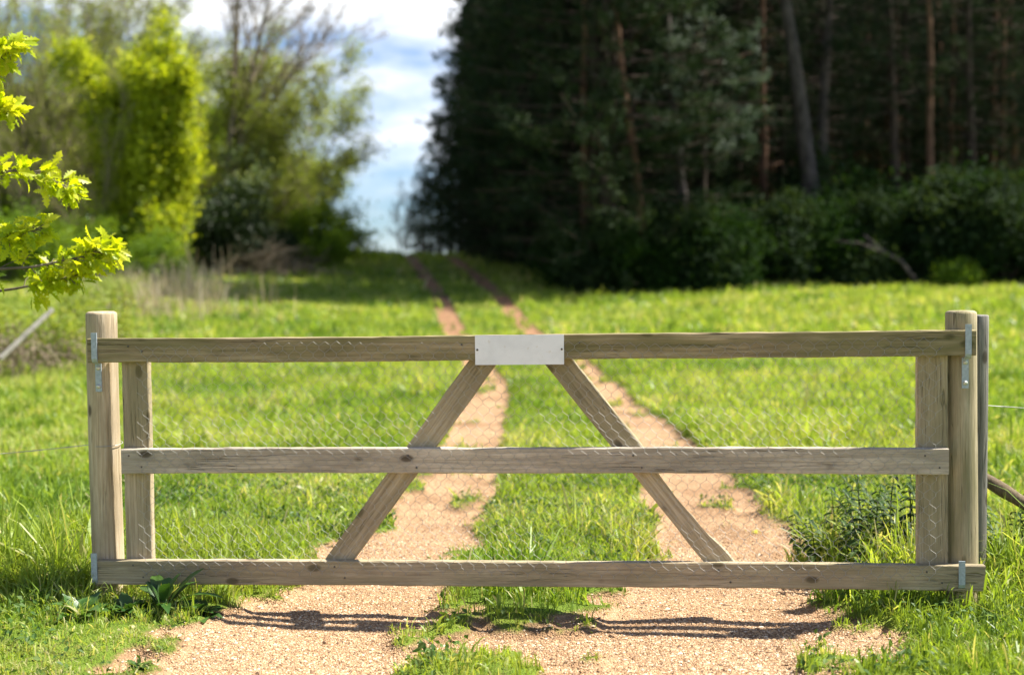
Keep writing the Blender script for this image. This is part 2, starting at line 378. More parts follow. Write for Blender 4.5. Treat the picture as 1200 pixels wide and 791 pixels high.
# ------------------------------------------------------------------ ground sheet
def axis_lines(segs):
    out = [segs[0][0]]
    for a, b, st in segs:
        n = max(1, int(round((b - a) / st))); out += list(np.linspace(a, b, n + 1)[1:])
    return np.array(out)
gx = axis_lines([(-600,-60,45),(-60,-20,4),(-20,-6,.5),(-6,-2.5,.12),(-2.5,2.5,.03),(2.5,6,.12),(6,20,.5),(20,60,4),(60,600,45)])
gy = axis_lines([(-40,-8,4),(-8,-2,.4),(-2,4,.03),(4,14,.09),(14,45,.35),(45,110,1.5),(110,900,40)])
X, Y = np.meshgrid(gx, gy)
Z = ground_z(X.ravel(), Y.ravel())
nx, ny = len(gx), len(gy)
ii = (np.arange(ny - 1)[:, None] * nx + np.arange(nx - 1)[None]).ravel()
mb = MB(); mb.add(np.stack([X.ravel(), Y.ravel(), Z], 1), [np.stack([ii, ii + 1, ii + nx + 1, ii + nx], 1)], gravel(X.ravel(), Y.ravel()))
tag(mb.build('ground', M['ground'], smooth=True), kind='structure')

# loose gravel
def gravel_stones():
    r = np.random.default_rng(3)
    n = 520000
    d = r.uniform(4.55, 13, n) ; d = 4.55 + (d - 4.55) ** 2 / 8.45
    x = r.uniform(-.5, .5, n) * (d * .80); y = d - D0
    g = gravel(x, y); k = (r.uniform(0, 1, n) < (g - .25) * 1.35 * (1 - .75 * ss(6.5, 9.5, d)) * np.clip(.25 + 2.0 * fbm(x * 2.4, d * 1.2, 37) , .3, 1)); x, y, d = x[k], y[k], d[k]
    n = len(x)
    s = r.lognormal(math.log(.0032), .38, n); s = np.clip(s, .0018, .011)
    z = ground_z(x, y) + s * .25
    # squashed irregular octahedra
    base = np.array([(1,0,0),(0,1,0),(-1,0,0),(0,-1,0),(0,0,.75),(0,0,-.75)], float)
    V = base[None] * r.uniform(.6, 1.35, (n, 6, 1)) * s[:, None, None] * np.stack([r.uniform(.8, 1.5, n), r.uniform(.7, 1.1, n), r.uniform(.6, 1, n)], 1)[:, None]
    a = r.uniform(0, 6.28, n); ca, sa = np.cos(a)[:, None], np.sin(a)[:, None]
    Vx = V[..., 0] * ca - V[..., 1] * sa; Vy = V[..., 0] * sa + V[..., 1] * ca
    V = np.stack([Vx + x[:, None], Vy + y[:, None], V[..., 2] + z[:, None]], -1)
    t = np.array([(0,1,4),(1,2,4),(2,3,4),(3,0,4),(1,0,5),(2,1,5),(3,2,5),(0,3,5)])
    q = (np.arange(n)[:, None, None] * 6 + t[None]).reshape(-1, 3)
    mb = MB(); mb.add(V.reshape(-1, 3), [q], np.repeat(r.uniform(0, 1, n), 6))
    tag(mb.build('gravel_stones', M['stone']), 'loose tan pea gravel scattered over the wheel tracks and gateway', 'gravel', kind='stuff')
gravel_stones()

# ------------------------------------------------------------------ grass
def blades(mb, x, y, z, h, wd, var, r, seg=2, lean=.5, ldir=None):
    n = len(x)
    a = r.uniform(0, 6.283, n) if ldir is None else ldir + r.normal(0, .7, n)
    le = np.abs(r.normal(0, lean, n)) + .05
    dx, dy = np.cos(a), np.sin(a)
    b = r.uniform(0, 6.283, n); sx, sy = np.cos(b), np.sin(b)
    ts = [0, .45, .8][:seg + 0] if seg > 1 else [0]
    rows = []
    for t in ts:
        wv = wd * (1 - .35 * t)
        off = le * h * t * t
        px = x + dx * off; py = y + dy * off; pz = z + h * t * (1 - .22 * le * t)
        rows.append(np.stack([px - sx * wv / 2, py - sy * wv / 2, pz], 1)); rows.append(np.stack([px + sx * wv / 2, py + sy * wv / 2, pz], 1))
    rows.append(np.stack([x + dx * le * h, y + dy * le * h, z + h * (1 - .3 * le)], 1))
    k = len(rows); V = np.stack(rows, 1)
    i = np.arange(n)[:, None] * k
    fs = [i + np.array([2 * s, 2 * s + 1, 2 * s + 3, 2 * s + 2]) for s in range(len(ts) - 1)]
    tri = i + np.array([k - 3, k - 2, k - 1])
    mb.add(V.reshape(-1, 3), ([np.concatenate(fs)] if fs else []) + [tri], np.repeat(var, k))
TALL = [(1.5, .75, .40, .12), (1.75, .45, .3, .12), (2.2, .4, .45, .12), (2.45, .15, .4, .07), (-2.2, .45, .3, .14), (.06, .35, .35, .10), (.35, 1.5, .4, .12),
        (-.02, .55, .25, .08), (1.95, -.1, .3, .04), (-2.1, 1.3, .5, .12), (1.2, 1.1, .25, .18)]
def grass_height(x, y):
    d = y + D0
    g = gravel(x, y)
    h = .038 + .105 * fbm(x * 1.1, d * 1.1, 44) ** 1.6 + .05 * ss(.5, .8, fbm(x * 3.2, d * 3.2, 47))
    h = h + .035 * ss(8, 16, d)
    h = h * (1 - .45 * (1 - ss(5.75, 6.2, d)) * (1 - ss(-1.0, -.6, x))) * (1 - .32 * (1 - ss(5.4, 5.8, d)))
    for (cx, cy, rr, hh) in TALL:
        h = h + hh * np.exp(-((x - cx) ** 2 + (y - cy) ** 2) / (rr * rr) * 1.8)
    strip = np.exp(-((x - (np.interp(d, LT[:,0], LT[:,1]) + np.interp(d, RT[:,0], RT[:,1])) / 2) / .6) ** 2)
    return h * (1 - .25 * strip) * (1 - .72 * ss(.05, .7, g))
def grass():
    r = np.random.default_rng(11); mb = MB()
    def zone(d0, d1, tufts, per, spread, wd, seg, hs=1.0, wide=.86, pw=1.0):
        d = d0 + (d1 - d0) * r.uniform(0, 1, tufts) ** pw
        # uniform in area of the view wedge
        d = np.sqrt(r.uniform(d0 ** 2, d1 ** 2, tufts)) if pw == 1.0 else d
        x = r.uniform(-.5, .5, tufts) * (d * wide + 2.6); y = d - D0
        tv = np.clip(.46 + r.normal(0, .24, tufts) + 1.25 * (fbm(x * .9, y * .9, 71) - .5), 0, .93)
        th = r.uniform(.5, 1.45, tufts) * np.where(r.uniform(0, 1, tufts) < .10, 1.45, 1)
        X = np.repeat(x, per) + r.normal(0, spread, tufts * per); Yy = np.repeat(y, per) + r.normal(0, spread, tufts * per)
        out = np.arctan2(Yy - np.repeat(y, per), X - np.repeat(x, per))
        V = np.clip(np.repeat(tv, per) + r.normal(0, .10, tufts * per), 0, .95)
        dry = r.uniform(0, 1, tufts * per) < .03 + .10 * ss(.55, .8, np.repeat(fbm(x * 1.7, y * 1.7, 83), per)); V[dry] = 1
        H = grass_height(X, Yy) * np.repeat(th, per) * r.uniform(.55, 1.25, tufts * per) * hs
        g = gravel(X, Yy)
        thin = fbm(X * 3, Yy * 3, 91)
        k = (r.uniform(0, 1, tufts * per) < (1 - g * 1.25) * np.clip(.2 + 1.6 * thin, .3, 1) * (1 - .35 * (np.abs(X - .35) < .8) * (Yy < 3))) & (H > .012)
        Zg = ground_z(X[k], Yy[k]) - .004
        blades(mb, X[k], Yy[k], Zg, H[k], wd * r.lognormal(0, .42, k.sum()) * (0.7 + H[k] * 2.2), V[k], r, seg, .62, out[k])
    zone(4.4, 7.5, 17000, 12, .026, .0062, 3)
    zone(7.5, 12, 17500, 11, .036, .0085, 3)
    zone(12, 22, 17500, 10, .06, .014, 2)
    zone(22, 40, 15000, 9, .11, .028, 2, 1.2)
    zone(40, 70, 13000, 8, .22, .045, 1, 1.35, 1.0)
    tag(mb.build('grass', M['grass']), 'lush spring meadow grass round the gate and up the slope', 'grass', kind='stuff')
    # low broad-leaved herbs among the grass
    mb = MB(); n = 34000
    d = np.sqrt(r.uniform(4.4 ** 2, 9 ** 2, n)); x = r.uniform(-.43, .43, n) * (d + 2.5); y = d - D0
    k = (fbm(x * 2.6, y * 2.6, 55) > .52) & (r.uniform(0, 1, n) > gravel(x, y) * 1.4); x, y = x[k], y[k]
    n = len(x); z = ground_z(x, y) + r.uniform(.01, .07, n)
    leaves(mb, np.stack([x, y, z], 1), .032, .020, None, 1.3, r)
    tag(mb.build('clover', M['weed']), 'small round clover leaves spread low through the near grass', 'clover', kind='stuff')
grass()

# ------------------------------------------------------------------ the gate
K = .0927; GA = math.atan(K)
GN = Vector((math.sin(GA), math.cos(GA), 0)); GE = Vector((math.cos(GA), -math.sin(GA), 0))
def ghit(px, py, off):
    v = ray(px, py); return CAMPOS + v * ((off - CAMPOS.dot(GN)) / v.dot(GN))
def gs(px, py=540, off=0.0):
    """distance along the gate of photo pixel px, on the plane off metres behind its front"""
    return ghit(px, py, off).dot(GE)
def gzv(px, py, off=0.0): return ghit(px, py, off).z
def board(name, L, W, T, mat, parent, seed=0, warp=.003, nick=None):
    """sawn board, length on local x, width on z, thickness on y; eased and slightly uneven edges"""
    r = np.random.default_rng(seed); n = max(8, int(L / .05)); c = .0035
    xs = np.linspace(-L / 2, L / 2, n + 1)
    sec = np.array([(-T/2+c,-W/2),(T/2-c,-W/2),(T/2,-W/2+c),(T/2,W/2-c),(T/2-c,W/2),(-T/2+c,W/2),(-T/2,W/2-c),(-T/2,-W/2+c)])
    ph = r.uniform(0, 6, 4)
    V = np.zeros((n + 1, 8, 3)); V[..., 0] = xs[:, None]
    V[..., 1] = sec[None, :, 0] + (np.sin(xs * 1.3 + ph[0]) * warp * .5)[:, None] + r.normal(0, .0006, (n + 1, 8))
    V[..., 2] = sec[None, :, 1] + (np.sin(xs * 1.1 + ph[1]) * warp + np.sin(xs * 3.1 + ph[2]) * warp * .4)[:, None] + r.normal(0, .0009, (n + 1, 8))
    if nick:                                     # bark edge eaten into the board
        a, b, dep = nick
        s = ss(a, a + .12, xs) * (1 - ss(b - .12, b, xs)) * (.6 + .5 * vn(xs * 22, xs * 0, 4))
        V[:, 2:6, 2] -= (s * dep)[:, None] * np.array([.0, 1, 1, .8])[None]
        V[:, 6, 2] -= s * dep * .7
    i = np.arange(n)[:, None] * 8; j = np.arange(8)[None]; k = (j + 1) % 8
    q = np.stack([i + j, i + 8 + j, i + 8 + k, i + k], -1).reshape(-1, 4)
    mb = MB(); mb.add(V.reshape(-1, 3), [q, np.arange(8)[None], (np.arange(8)[::-1] + n * 8)[None]])
    return mb.build(name, mat, parent)
gate = empty('field_gate', (0, 0, 0), 'wide timber field gate with three rails, two slanting braces and chicken wire', 'gate', rz=-GA)
T = .040
def rail(px0, px1, pyc, yt, yb, mat, seed, label):
    z1, z0 = gzv(600, yt), gzv(600, yb)
    s0, s1 = gs(px0, pyc), gs(px1, pyc)
    o = board('rail', s1 - s0, z1 - z0, T, mat, gate, seed); o.location = ((s0 + s1) / 2, T / 2, (z0 + z1) / 2); o['label'] = label
    return o
rail(102, 1144, 405, 392.3, 421.5, M['rail_green'], 1, 'dark greenish top rail')
rail(142, 1112, 541, 525.7, 555.3, M['rail_grey'], 2, 'pale grey middle rail')
rail(113, 1155, 672, 659, 688, M['rail'], 3, 'brown bottom rail')
for k, (pa, pb) in enumerate(((143, 174), (1075, 1111))):
    s = (gs(pa, 470, T) + gs(pb, 470, T)) / 2; wd = gs(pb, 470, T) - gs(pa, 470, T)
    o = board('upright', .96, wd, .042, M['rail'], gate, 11 + k, .001)
    o.location = (s, T + .0225, .625); o.rotation_euler = (0, -R(90), 0)
def brace(p0, p1, seed, nick=None):
    a = Vector((gs(*p0, T), 0, gzv(*p0, T))); b = Vector((gs(*p1, T), 0, gzv(*p1, T)))
    dv = (b - a).normalized(); a = a - dv * .10; b = b + dv * .09
    o = board('brace', (b - a).length, .101, .040, M['rail'], gate, seed, .002, nick)
    m = (a + b) / 2; o.location = (m.x, T + .0215, m.z)
    o.rotation_euler = (0, -math.atan2(b.z - a.z, b.x - a.x), 0)
brace((398, 655), (563, 427), 21)
brace((657, 427), (843, 660), 22, (-.03, .50, .028))
# nail heads where the rails are fixed
def nails(rail_o, pts):
    for px, py in pts:
        p = Vector((gs(px, py), 0, gzv(px, py))) - rail_o.location
        mb = MB(); tube(mb, [(0, .004, 0), (0, -.0012, 0), (0, -.002, 0)], [.0042, .0040, .0025], 8)
        o = mb.build('nail', M['darkmetal'], rail_o); o.location = (p.x, -T / 2 - .0006, p.z)
rails = [o for o in gate.children if o.name.startswith('rail')]
nails(rails[0], [(150, 406), (166, 412), (1083, 397), (1101, 409), (541, 404), (679, 402)])
nails(rails[1], [(151, 534), (166, 547), (1084, 534), (1101, 548), (478, 534), (488, 548), (742, 534), (752, 548)])
nails(rails[2], [(156, 662), (168, 676), (1086, 670), (1104, 683), (392, 664), (404, 677), (842, 668), (856, 682)])
# blank plate
sp = (gs(557, 410) + gs(661, 410)) / 2; pw = gs(661, 410) - gs(557, 410)
mb = MB(); zc = gzv(609, 409.8); pz = gzv(609, 392.5) - gzv(609, 427.3)
c = .006; xs_ = np.array([-pw/2+c*.3, pw/2-c*.3, pw/2, pw/2, pw/2-c*.3, -pw/2+c*.3, -pw/2, -pw/2]); zs_ = np.array([-pz/2, -pz/2, -pz/2+c*.3, pz/2-c*.3, pz/2, pz/2, pz/2-c*.3, -pz/2+c*.3])
v = np.concatenate([np.stack([xs_, np.full(8, -.0015), zs_], 1), np.stack([xs_, np.full(8, .0015), zs_], 1)])
jj = np.arange(8); kk = (jj + 1) % 8
mb.add(v, [np.stack([jj, jj + 8, kk + 8, kk], 1)[:, ::-1], jj[None], (jj[::-1] + 8)[None]])
pl = mb.build('sign_plate', M['plate'], gate); pl.location = (sp, -.0062, zc); pl['label'] = 'blank white rectangular plate'
for sx in (-1, 1):
    mb = MB(); tube(mb, [(0, .004, 0), (0, -.0015, 0), (0, -.0025, 0)], [.0045, .0045, .003], 10)
    o = mb.build('screw', M['darkmetal'], pl); o.location = (sx * (pw / 2 - .009), -.0012, .001)
# chicken wire (twisted hexagonal netting) over the front of the boards
def netting():
    r = np.random.default_rng(5)
    s0, s1, z0, z1 = gs(168, 540), gs(1108, 540), .125, 1.105
    pw_, rh, lk = .050, .0185, .0125
    nc = int((s1 - s0) / pw_); nr = int((z1 - z0) / (rh + lk))
    segs = []; mb = MB()
    def wob(x, z):
        yy = -.0022 - .0028 * fbm(np.array([x * 3]), np.array([z * 3]), 61)[0]
        return (x + .012 * (vn(x * 5, z * 5, 62) - .5) + .004 * (vn(x * 31, z * 29, 63) - .5), yy, z + .022 * (vn(x * 4, z * 4, 64) - .5) + .004 * (vn(x * 27, z * 33, 66) - .5) - .008 * math.sin(x * 2.1))
    for j in range(nr):
        zc_ = z0 + j * (rh + lk); off = (j % 2) * .5
        for i in range(nc):      # a twisted upright link, then two slanting wires to the next row
            xa = s0 + (i + off) * pw_
            B = (xa, zc_ + lk)
            segs += [((xa, zc_), B, .0008), (B, (xa - pw_ / 2, zc_ + lk + rh), .00056), (B, (xa + pw_ / 2, zc_ + lk + rh), .00056)]
    E = np.array([[wob(*a), wob(*b)] for a, b, _ in segs]); rad = np.array([t for *_, t in segs])
    a, b = E[:, 0], E[:, 1]; t = unit(b - a); n1 = unit(np.cross(t, np.array([0, 1., 0]))); n2 = np.cross(t, n1)
    ring = [(1, 0), (0, 1), (-1, 0), (0, -1)]
    V = np.stack([p + rad[:, None] * (cx * n1 + cy * n2) for p in (a, b) for cx, cy in ring], 1)
    i = np.arange(len(a))[:, None] * 8
    q = np.concatenate([i + np.array([k, (k + 1) % 4, 4 + (k + 1) % 4, 4 + k]) for k in range(4)])
    mb.add(V.reshape(-1, 3), [q]); o = mb.build('wire_netting', M['wire'], gate); o['label'] = 'hexagonal chicken wire'
netting()
# ---- posts with their brackets
gm = Matrix.Rotation(-GA, 3, 'Z')
def gpos(s, off, z): return gm @ Vector((s, off, z))
def post_mesh(h, r0, seed, flat=.0, bev=.012, tilt_top=0.0):
    r = np.random.default_rng(seed); n = 28
    zs = np.concatenate([[-.25], np.linspace(0, h - bev, 22), [h - bev * .4, h]])
    rr = np.array([r0 * (1.03 - .03 * max(z, 0) / h) for z in zs]); rr[-2] -= bev * .25; rr[-1] -= bev
    an = np.linspace(0, 2 * np.pi, n, endpoint=False)
    lob = 1 + .012 * np.sin(2 * an + seed) + .008 * np.sin(5 * an + seed * 2) + .006 * r.normal(size=n)
    V = np.zeros((len(zs), n, 3))
    V[..., 0] = rr[:, None] * np.cos(an)[None] * lob[None]; V[..., 1] = rr[:, None] * np.sin(an)[None] * lob[None]
    V[..., 2] = zs[:, None]; V[-3:, :, 2] += tilt_top * V[-3:, :, 1]
    V[..., 0] += (.004 * np.sin(zs * 2.2 + seed))[:, None]
    i = np.arange(len(zs) - 1)[:, None] * n; j = np.arange(n)[None]; k = (j + 1) % n
    q = np.stack([i + j, i + k, i + n + k, i + n + j], -1).reshape(-1, 4)
    mb = MB(); mb.add(V.reshape(-1, 3), [q])
    top = V[-1]; cpt = top.mean(0) + [0, 0, .001]; m = (len(zs) - 1) * n
    mb.add(np.concatenate([top, cpt[None]]), [np.stack([np.arange(n), (np.arange(n) + 1) % n, np.full(n, n)], 1)])
    return mb
def strap(name, pts, wd, th, parent, loc):
    """bent flat steel bar: profile pts (y,z), width wd on x"""
    P = np.array(pts, float); t = unit(np.gradient(P, axis=0)); nn = np.stack([-t[:, 1], t[:, 0]], 1)
    a = P + nn * th / 2; b = P - nn * th / 2; m = len(P)
    V = []
    for x in (-wd / 2, wd / 2):
        V += [(x, *p) for p in a] + [(x, *p) for p in b]
    V = np.array(V); q = []
    for i in range(m - 1):
        q += [(i, i+1, 2*m+i+1, 2*m+i), (m+i, 3*m+i, 3*m+i+1, m+i+1), (i, m+i, m+i+1, i+1), (2*m+i, 2*m+i+1, 3*m+i+1, 3*m+i)]
    q += [(0, 2*m, 3*m, m), (m-1, 2*m-1, 4*m-1, 3*m-1)]
    mb = MB(); mb.add(V, [np.array(q)]); o = mb.build(name, M['steel'], parent); o.location = loc; return o
def gate_post(mat, pxl, pxr, ptop, label, seed, top_px, top_y, top_low, bot_px, bot_y):
    r0 = (gs(pxr, 450, .1) - gs(pxl, 450, .1)) / 2
    off = T + .004 + r0; s = (gs(pxl, 450, off) + gs(pxr, 450, off)) / 2
    p = gpos(s, off, 0); g = gz(p.x, p.y)
    h = gzv((pxl + pxr) / 2, ptop, off) - g
    root = empty('gate_post', (p.x, p.y, g), label, 'post', 'posts carrying the field gate', rz=-GA)
    post_mesh(h, r0, seed).build('shaft', M[mat], root, True)
    yf = -off                         # y of the gate's front plane in post space
    def zz(py): return gzv(top_px, py) - g
    # upper drop-over bracket
    x = gs(top_px, 410) - s
    z0, z1 = zz(top_y[0]), zz(top_y[1]); zl0, zl1 = zz(top_low[0]), zz(top_low[1])
    xl = gs((top_low[2]), 440, T) - s
    fy = yf - .005
    prof = [(fy, z0), (fy, z0 - .02), (fy, z1 + .012), (fy + .004, z1 + .002), (fy + .014, z1 - .005), (yf + T - .004, z1 - .008)]
    b = strap('bracket', prof, .024, .006, root, (x, 0, 0)); b['label'] = 'upper galvanised bracket holding the top rail'
    yb = -math.sqrt(max(r0 * r0 - xl * xl, 1e-4)) - .004
    lo = strap('mounting_plate', [(yb, zl0), (yb, (zl0 + zl1) / 2), (yb, zl1)], .026, .006, b, (xl - x, 0, 0))
    for zb in (zl0 - .018, zl1 + .022):
        mb = MB(); tube(mb, [(0, .004, 0), (0, -.005, 0), (0, -.009, 0)], [.009, .0085, .004], 12)
        o = mb.build('bolt', M['bolt'], b, True); o.location = (xl - x, yb - .003, zb)
    x = gs(bot_px, 665) - s
    z0, z1 = gzv(bot_px, bot_y[0]) - g, gzv(bot_px, bot_y[1]) - g
    prof = [(fy, z0), (fy, z0 - .03), (fy, z1 + .015), (fy + .004, z1 + .004), (fy + .014, z1 - .004), (yf + T + .01, z1 - .006)]
    b = strap('bracket', prof, .025, .006, root, (x, 0, 0)); b['label'] = 'lower galvanised bracket holding the bottom rail'
    return root
lp = gate_post('post', 104, 139, 365, 'round pale timber gate post on the left end of the gate', 3, 111, (390, 424), (427, 460, 115.5), 111, (648, 683))
gate_post('greenpost', 1109, 1145, 364, 'stout round timber gate post on the right end of the gate', 8, 1134.5, (380, 418), (420, 456, 1131), 1127, (657, 689))
# thin fence post behind the right gate post, its neighbours outside the picture, wires
def fence_post(px, d, ytop, r0, label, seed):
    p = at(px, 500, d); g = gz(p.x, p.y); h = at(px, ytop, d).z - g
    root = empty('fence_post', (p.x, p.y, g), label, 'post')
    root.rotation_euler = (0, R(.3), seed)
    o = post_mesh(h, r0, seed, bev=.006).build('shaft', M['oldpost'], root, True)
    return Vector((p.x, p.y, g))
fp = fence_post(1144, 6.0, 369, .043, 'slim grey weathered fence post tucked behind the right gate post', 5)
def wire_run(a, b, label, ring):
    r = np.random.default_rng(int(abs(a.x) * 100))
    pts = [a.lerp(b, t) - Vector((0, 0, .10 * 4 * t * (1 - t) * (b - a).length / 4)) for t in np.linspace(0, 1, 30)]
    o0 = MB()
    base = a
    for ph in (0, math.pi):
        pp = [Vector(p) - base + Vector((0, .0012 * math.cos(i * 2 + ph), .0012 * math.sin(i * 2 + ph))) for i, p in enumerate(pts)]
        tube(o0, pp, .0013, 5)
    c_, rr_ = ring
    tube(o0, [c_ - base + Vector((rr_ * math.cos(t), rr_ * math.sin(t), .006 * math.sin(t))) for t in np.linspace(0, 2 * math.pi, 33)], .0014, 5, .5, False)
    o = o0.build('fence_wire', M['wire']); o.location = base
    tag(o, label, 'wire', 'fence wires beside the gate')
pr = at(1156, 475, 5.98); wire_run(pr, Vector((pr.x + 3.2, pr.y + .3, pr.z + .02)), 'thin galvanised wire running right from the slim grey fence post', (Vector((fp.x, fp.y, pr.z)), .0465))
pr2 = at(1156, 497, 5.98)
pL = at(106, 521, 5.98); wire_run(pL, Vector((pL.x - 3.2, pL.y + .2, pL.z - .02)), 'thin galvanised wire running left from the left gate post', (Vector((lp.location.x + .004, lp.location.y, pL.z)), .0675))
# fallen pole by the right posts
a = at(1138, 551, 6.35); b = at(1236, 612, 6.2)
root = empty('fallen_pole', b, 'dark rough wooden pole lying slanted through grass right of the gate', 'pole')
mb = MB(); tube(mb, [(a - b) * t for t in np.linspace(-.5, 1, 12)], [.030 + .003 * math.sin(i * 1.7) for i in range(12)], 12)
o = mb.build('shaft', M['pole'], root, True)
# leaning rail in the hedge
a = at(8, 412, 15.5); b = at(64, 360, 16.2)
root = empty('leaning_rail', a, 'grey timber rail leaning against the bramble bank at the left edge', 'rail')
o = board('plank', (b - a).length * 1.1, .042, .04, M['oldpost'], root, 41); o.location = (b - a) * .4
o.rotation_mode = 'QUATERNION'; o.rotation_quaternion = (b - a).to_track_quat('X', 'Z')

# ------------------------------------------------------------------ small plants by the gate
def broad_leaf(mb, base, dirv, L, W, droop, var, r, nseg=6, lobes=0):
    """one bent leaf blade with midrib fold"""
    d = unit(np.asarray(dirv, float)); side = unit(np.cross(d, [0, 0, 1.])); up = np.cross(side, d)
    rows = []
    for i in range(nseg + 1):
        t = i / nseg
        c = np.asarray(base) + d * L * t + np.array([0, 0, -1]) * droop * L * t * t
        wv = W * (math.sin(math.pi * (t ** .8) * .93 + .12) ** .9) * .5 if t < 1 else .002
        if lobes: wv *= (1 - .5 * (i % 2))
        wav = r.normal(0, .06) * W
        rows += [c - side * wv + up * (wv * .35 + wav), c, c + side * wv + up * (wv * .35 - wav)]
    V = np.array(rows); q = []
    for i in range(nseg):
        a = i * 3; q += [(a, a + 1, a + 4, a + 3), (a + 1, a + 2, a + 5, a + 4)]
    mb.add(V, [np.array(q)], var)
def dock(px, d, label, n, L, W, seed, mat='dock', up=1.0, name='dock_plant', cat='weed', lob=0):
    r = np.random.default_rng(seed); x = ax(px, d, 680); y = d - D0
    o_ = MB()
    for k in range(n):
        az = r.uniform(0, 6.28); el = r.uniform(.25, 1.25) * up
        dv = (math.cos(az) * math.cos(el), math.sin(az) * math.cos(el), math.sin(el))
        l = L * r.uniform(.55, 1.1)
        tube(o_, [(0, 0, .0), tuple(np.array(dv) * l * .3)], [.004, .003], 4, .2)
        broad_leaf(o_, np.array(dv) * l * .25, dv, l, W * r.uniform(.7, 1.1), r.uniform(.1, .5), r.uniform(0, 1), r, 6, lob)
    o = o_.build(name, M[mat], None, True); o.location = (x, y, gz(x, y) - .005)
    return tag(o, label, cat)
dock(189, 5.72, 'broad dark green dock plant standing against the bottom rail on the left', 17, .21, .058, 1, up=.98)
dock(228, 5.70, 'low round leaved mallow spreading from under the rail onto the gravel', 26, .12, .075, 2, up=.7, name='mallow_plant')
dock(92, 5.62, 'low broad leaved weed at the foot of the left gate post', 20, .12, .06, 3, up=.8, name='broadleaf_weed')
dock(150, 5.66, 'small leafy weed in the shade between left post and dock plant', 20, .11, .06, 9, up=.75, name='broadleaf_weed')
dock(606, 6.35, 'pale spiky thistle rosette rising behind the bottom rail at centre', 18, .17, .035, 4, 'thistle', 1.2, 'thistle', 'weed', 1)
dock(505, 5.0, 'pale grey leaved weed in the front grass patch', 12, .07, .035, 6, 'thistle', .8, 'rosette_weed')
dock(160, 4.98, 'flat weed on the gravel edge at lower left', 10, .06, .03, 7, 'weed', .6, 'rosette_weed')
def nettle(px, d, n, hh, label, seed, spread=.14):
    r = np.random.default_rng(seed); x = ax(px, d, 640); y = d - D0
    root = empty('nettle_clump', (x, y, gz(x, y)), label, 'weed')
    lf = MB()
    for k in range(n):
        st = MB(); bx, by = r.normal(0, spread, 2); h = hh * r.uniform(.6, 1.1); lx, ly = r.normal(0, .1, 2)
        pts = [np.array([bx + lx * t * t * h, by + ly * t * t * h, h * t]) for t in np.linspace(0, 1, 7)]
        tube(st, pts, np.linspace(.0035, .0015, 7), 4); st.build('stem', M['nettle'], root)
        for t in np.linspace(.25, 1, 9):
            p = np.array([bx + lx * t * t * h, by + ly * t * t * h, h * t]); a0 = t * 30
            for q in (0, math.pi):
                dv = np.array([math.cos(a0 + q), math.sin(a0 + q), .15])
                broad_leaf(lf, p, dv, .075 * (1.15 - .5 * t), .036 * (1.15 - .5 * t), .5, r.uniform(0, 1), r, 4)
    lf.build('foliage', M['nettle'], root)
nettle(1040, 6.45, 16, .46, 'dark nettle clump inside the gate beside the right upright', 1, .13)
nettle(1003, 6.6, 14, .34, 'short nettle clump in long grass left of the right upright', 2, .12)
nettle(1178, 6.25, 12, .42, 'tangled nettles around the fallen pole at the right edge', 3, .13)

# ------------------------------------------------------------------ trees: generators
def skeleton(seed, H, r0, levels, nchild, ang, ratio, trunk_frac=.35, upb=.25, crook=.10, stems=1, sides=5, droop=0, lean=(0, 0), base_spread=0, min_r=.004, seglen=5, sp=.22):
    r = np.random.default_rng(seed); mb = MB(); tips = []
    stack = []
    for s in range(stems):
        d0 = unit(np.array([r.normal(0, sp if stems > 1 else .04) + lean[0], r.normal(0, sp if stems > 1 else .04) + lean[1], 1.0]))
        b = np.array([r.normal(0, base_spread), r.normal(0, base_spread), -.1])
        stack.append((b, d0, H * r.uniform(.85, 1.1), r0 * (1 if stems == 1 else r.uniform(.6, 1)), 0))
    while stack:
        p, d, L, rad, lv = stack.pop()
        n = max(3, seglen + 3 - lv); pts = [p]; dd = d.copy()
        for i in range(n):
            dd = unit(dd + r.normal(0, crook, 3) + np.array([0, 0, (upb if lv else .05) / n - droop * lv / n]))
            pts.append(pts[-1] + dd * L / n)
        pts = np.array(pts); rr = np.linspace(rad, max(rad * (.25 if lv else .2), min_r), n + 1)
        tube(mb, pts, rr, max(3, sides - lv), .5, False)
        if lv >= levels: tips.append((pts, L)); continue
        k = nchild[lv]
        for c in range(k):
            t = (trunk_frac if lv == 0 else .2) + (1 - (trunk_frac if lv == 0 else .2)) * (c + r.uniform(0, 1)) / k
            f = t * n; i = min(int(f), n - 1); q = pts[i] + (pts[i + 1] - pts[i]) * (f - i)
            loc = unit(pts[i + 1] - pts[i]); az = r.uniform(0, 6.283)
            a1 = unit(np.cross(loc, [.3, .9, .2])); a2 = np.cross(loc, a1)
            th = R(ang[lv]) * r.uniform(.65, 1.25)
            nd = unit(loc * math.cos(th) + (a1 * math.cos(az) + a2 * math.sin(az)) * math.sin(th))
            nl = L * ratio[lv] * r.uniform(.6, 1.15) * (1.15 - .65 * t if lv == 0 else 1.1 - .4 * t)
            stack.append((q, nd, nl, max(rr[i] * .55, min_r), lv + 1))
        if lv > 0: tips.append((pts[-3:], L * .5))
    return mb, tips
def leaf_on(tips, per, spread, l, w, seed, up=.3, vv=.15):
    r = np.random.default_rng(seed); mb = MB(); C = []; V = []
    for pts, L in tips:
        k = max(1, int(per * r.uniform(.4, 1.6)))
        t = r.uniform(.1, 1, k) * (len(pts) - 1); i = np.minimum(t.astype(int), len(pts) - 2); f = (t - i)[:, None]
        C.append(pts[i] * (1 - f) + pts[i + 1] * f + r.normal(0, spread, (k, 3)))
        V.append(np.clip(r.uniform(.15, .85) + r.normal(0, vv, k), 0, 1))
    leaves(mb, np.concatenate(C), l, w, np.concatenate(V), up, r); return mb
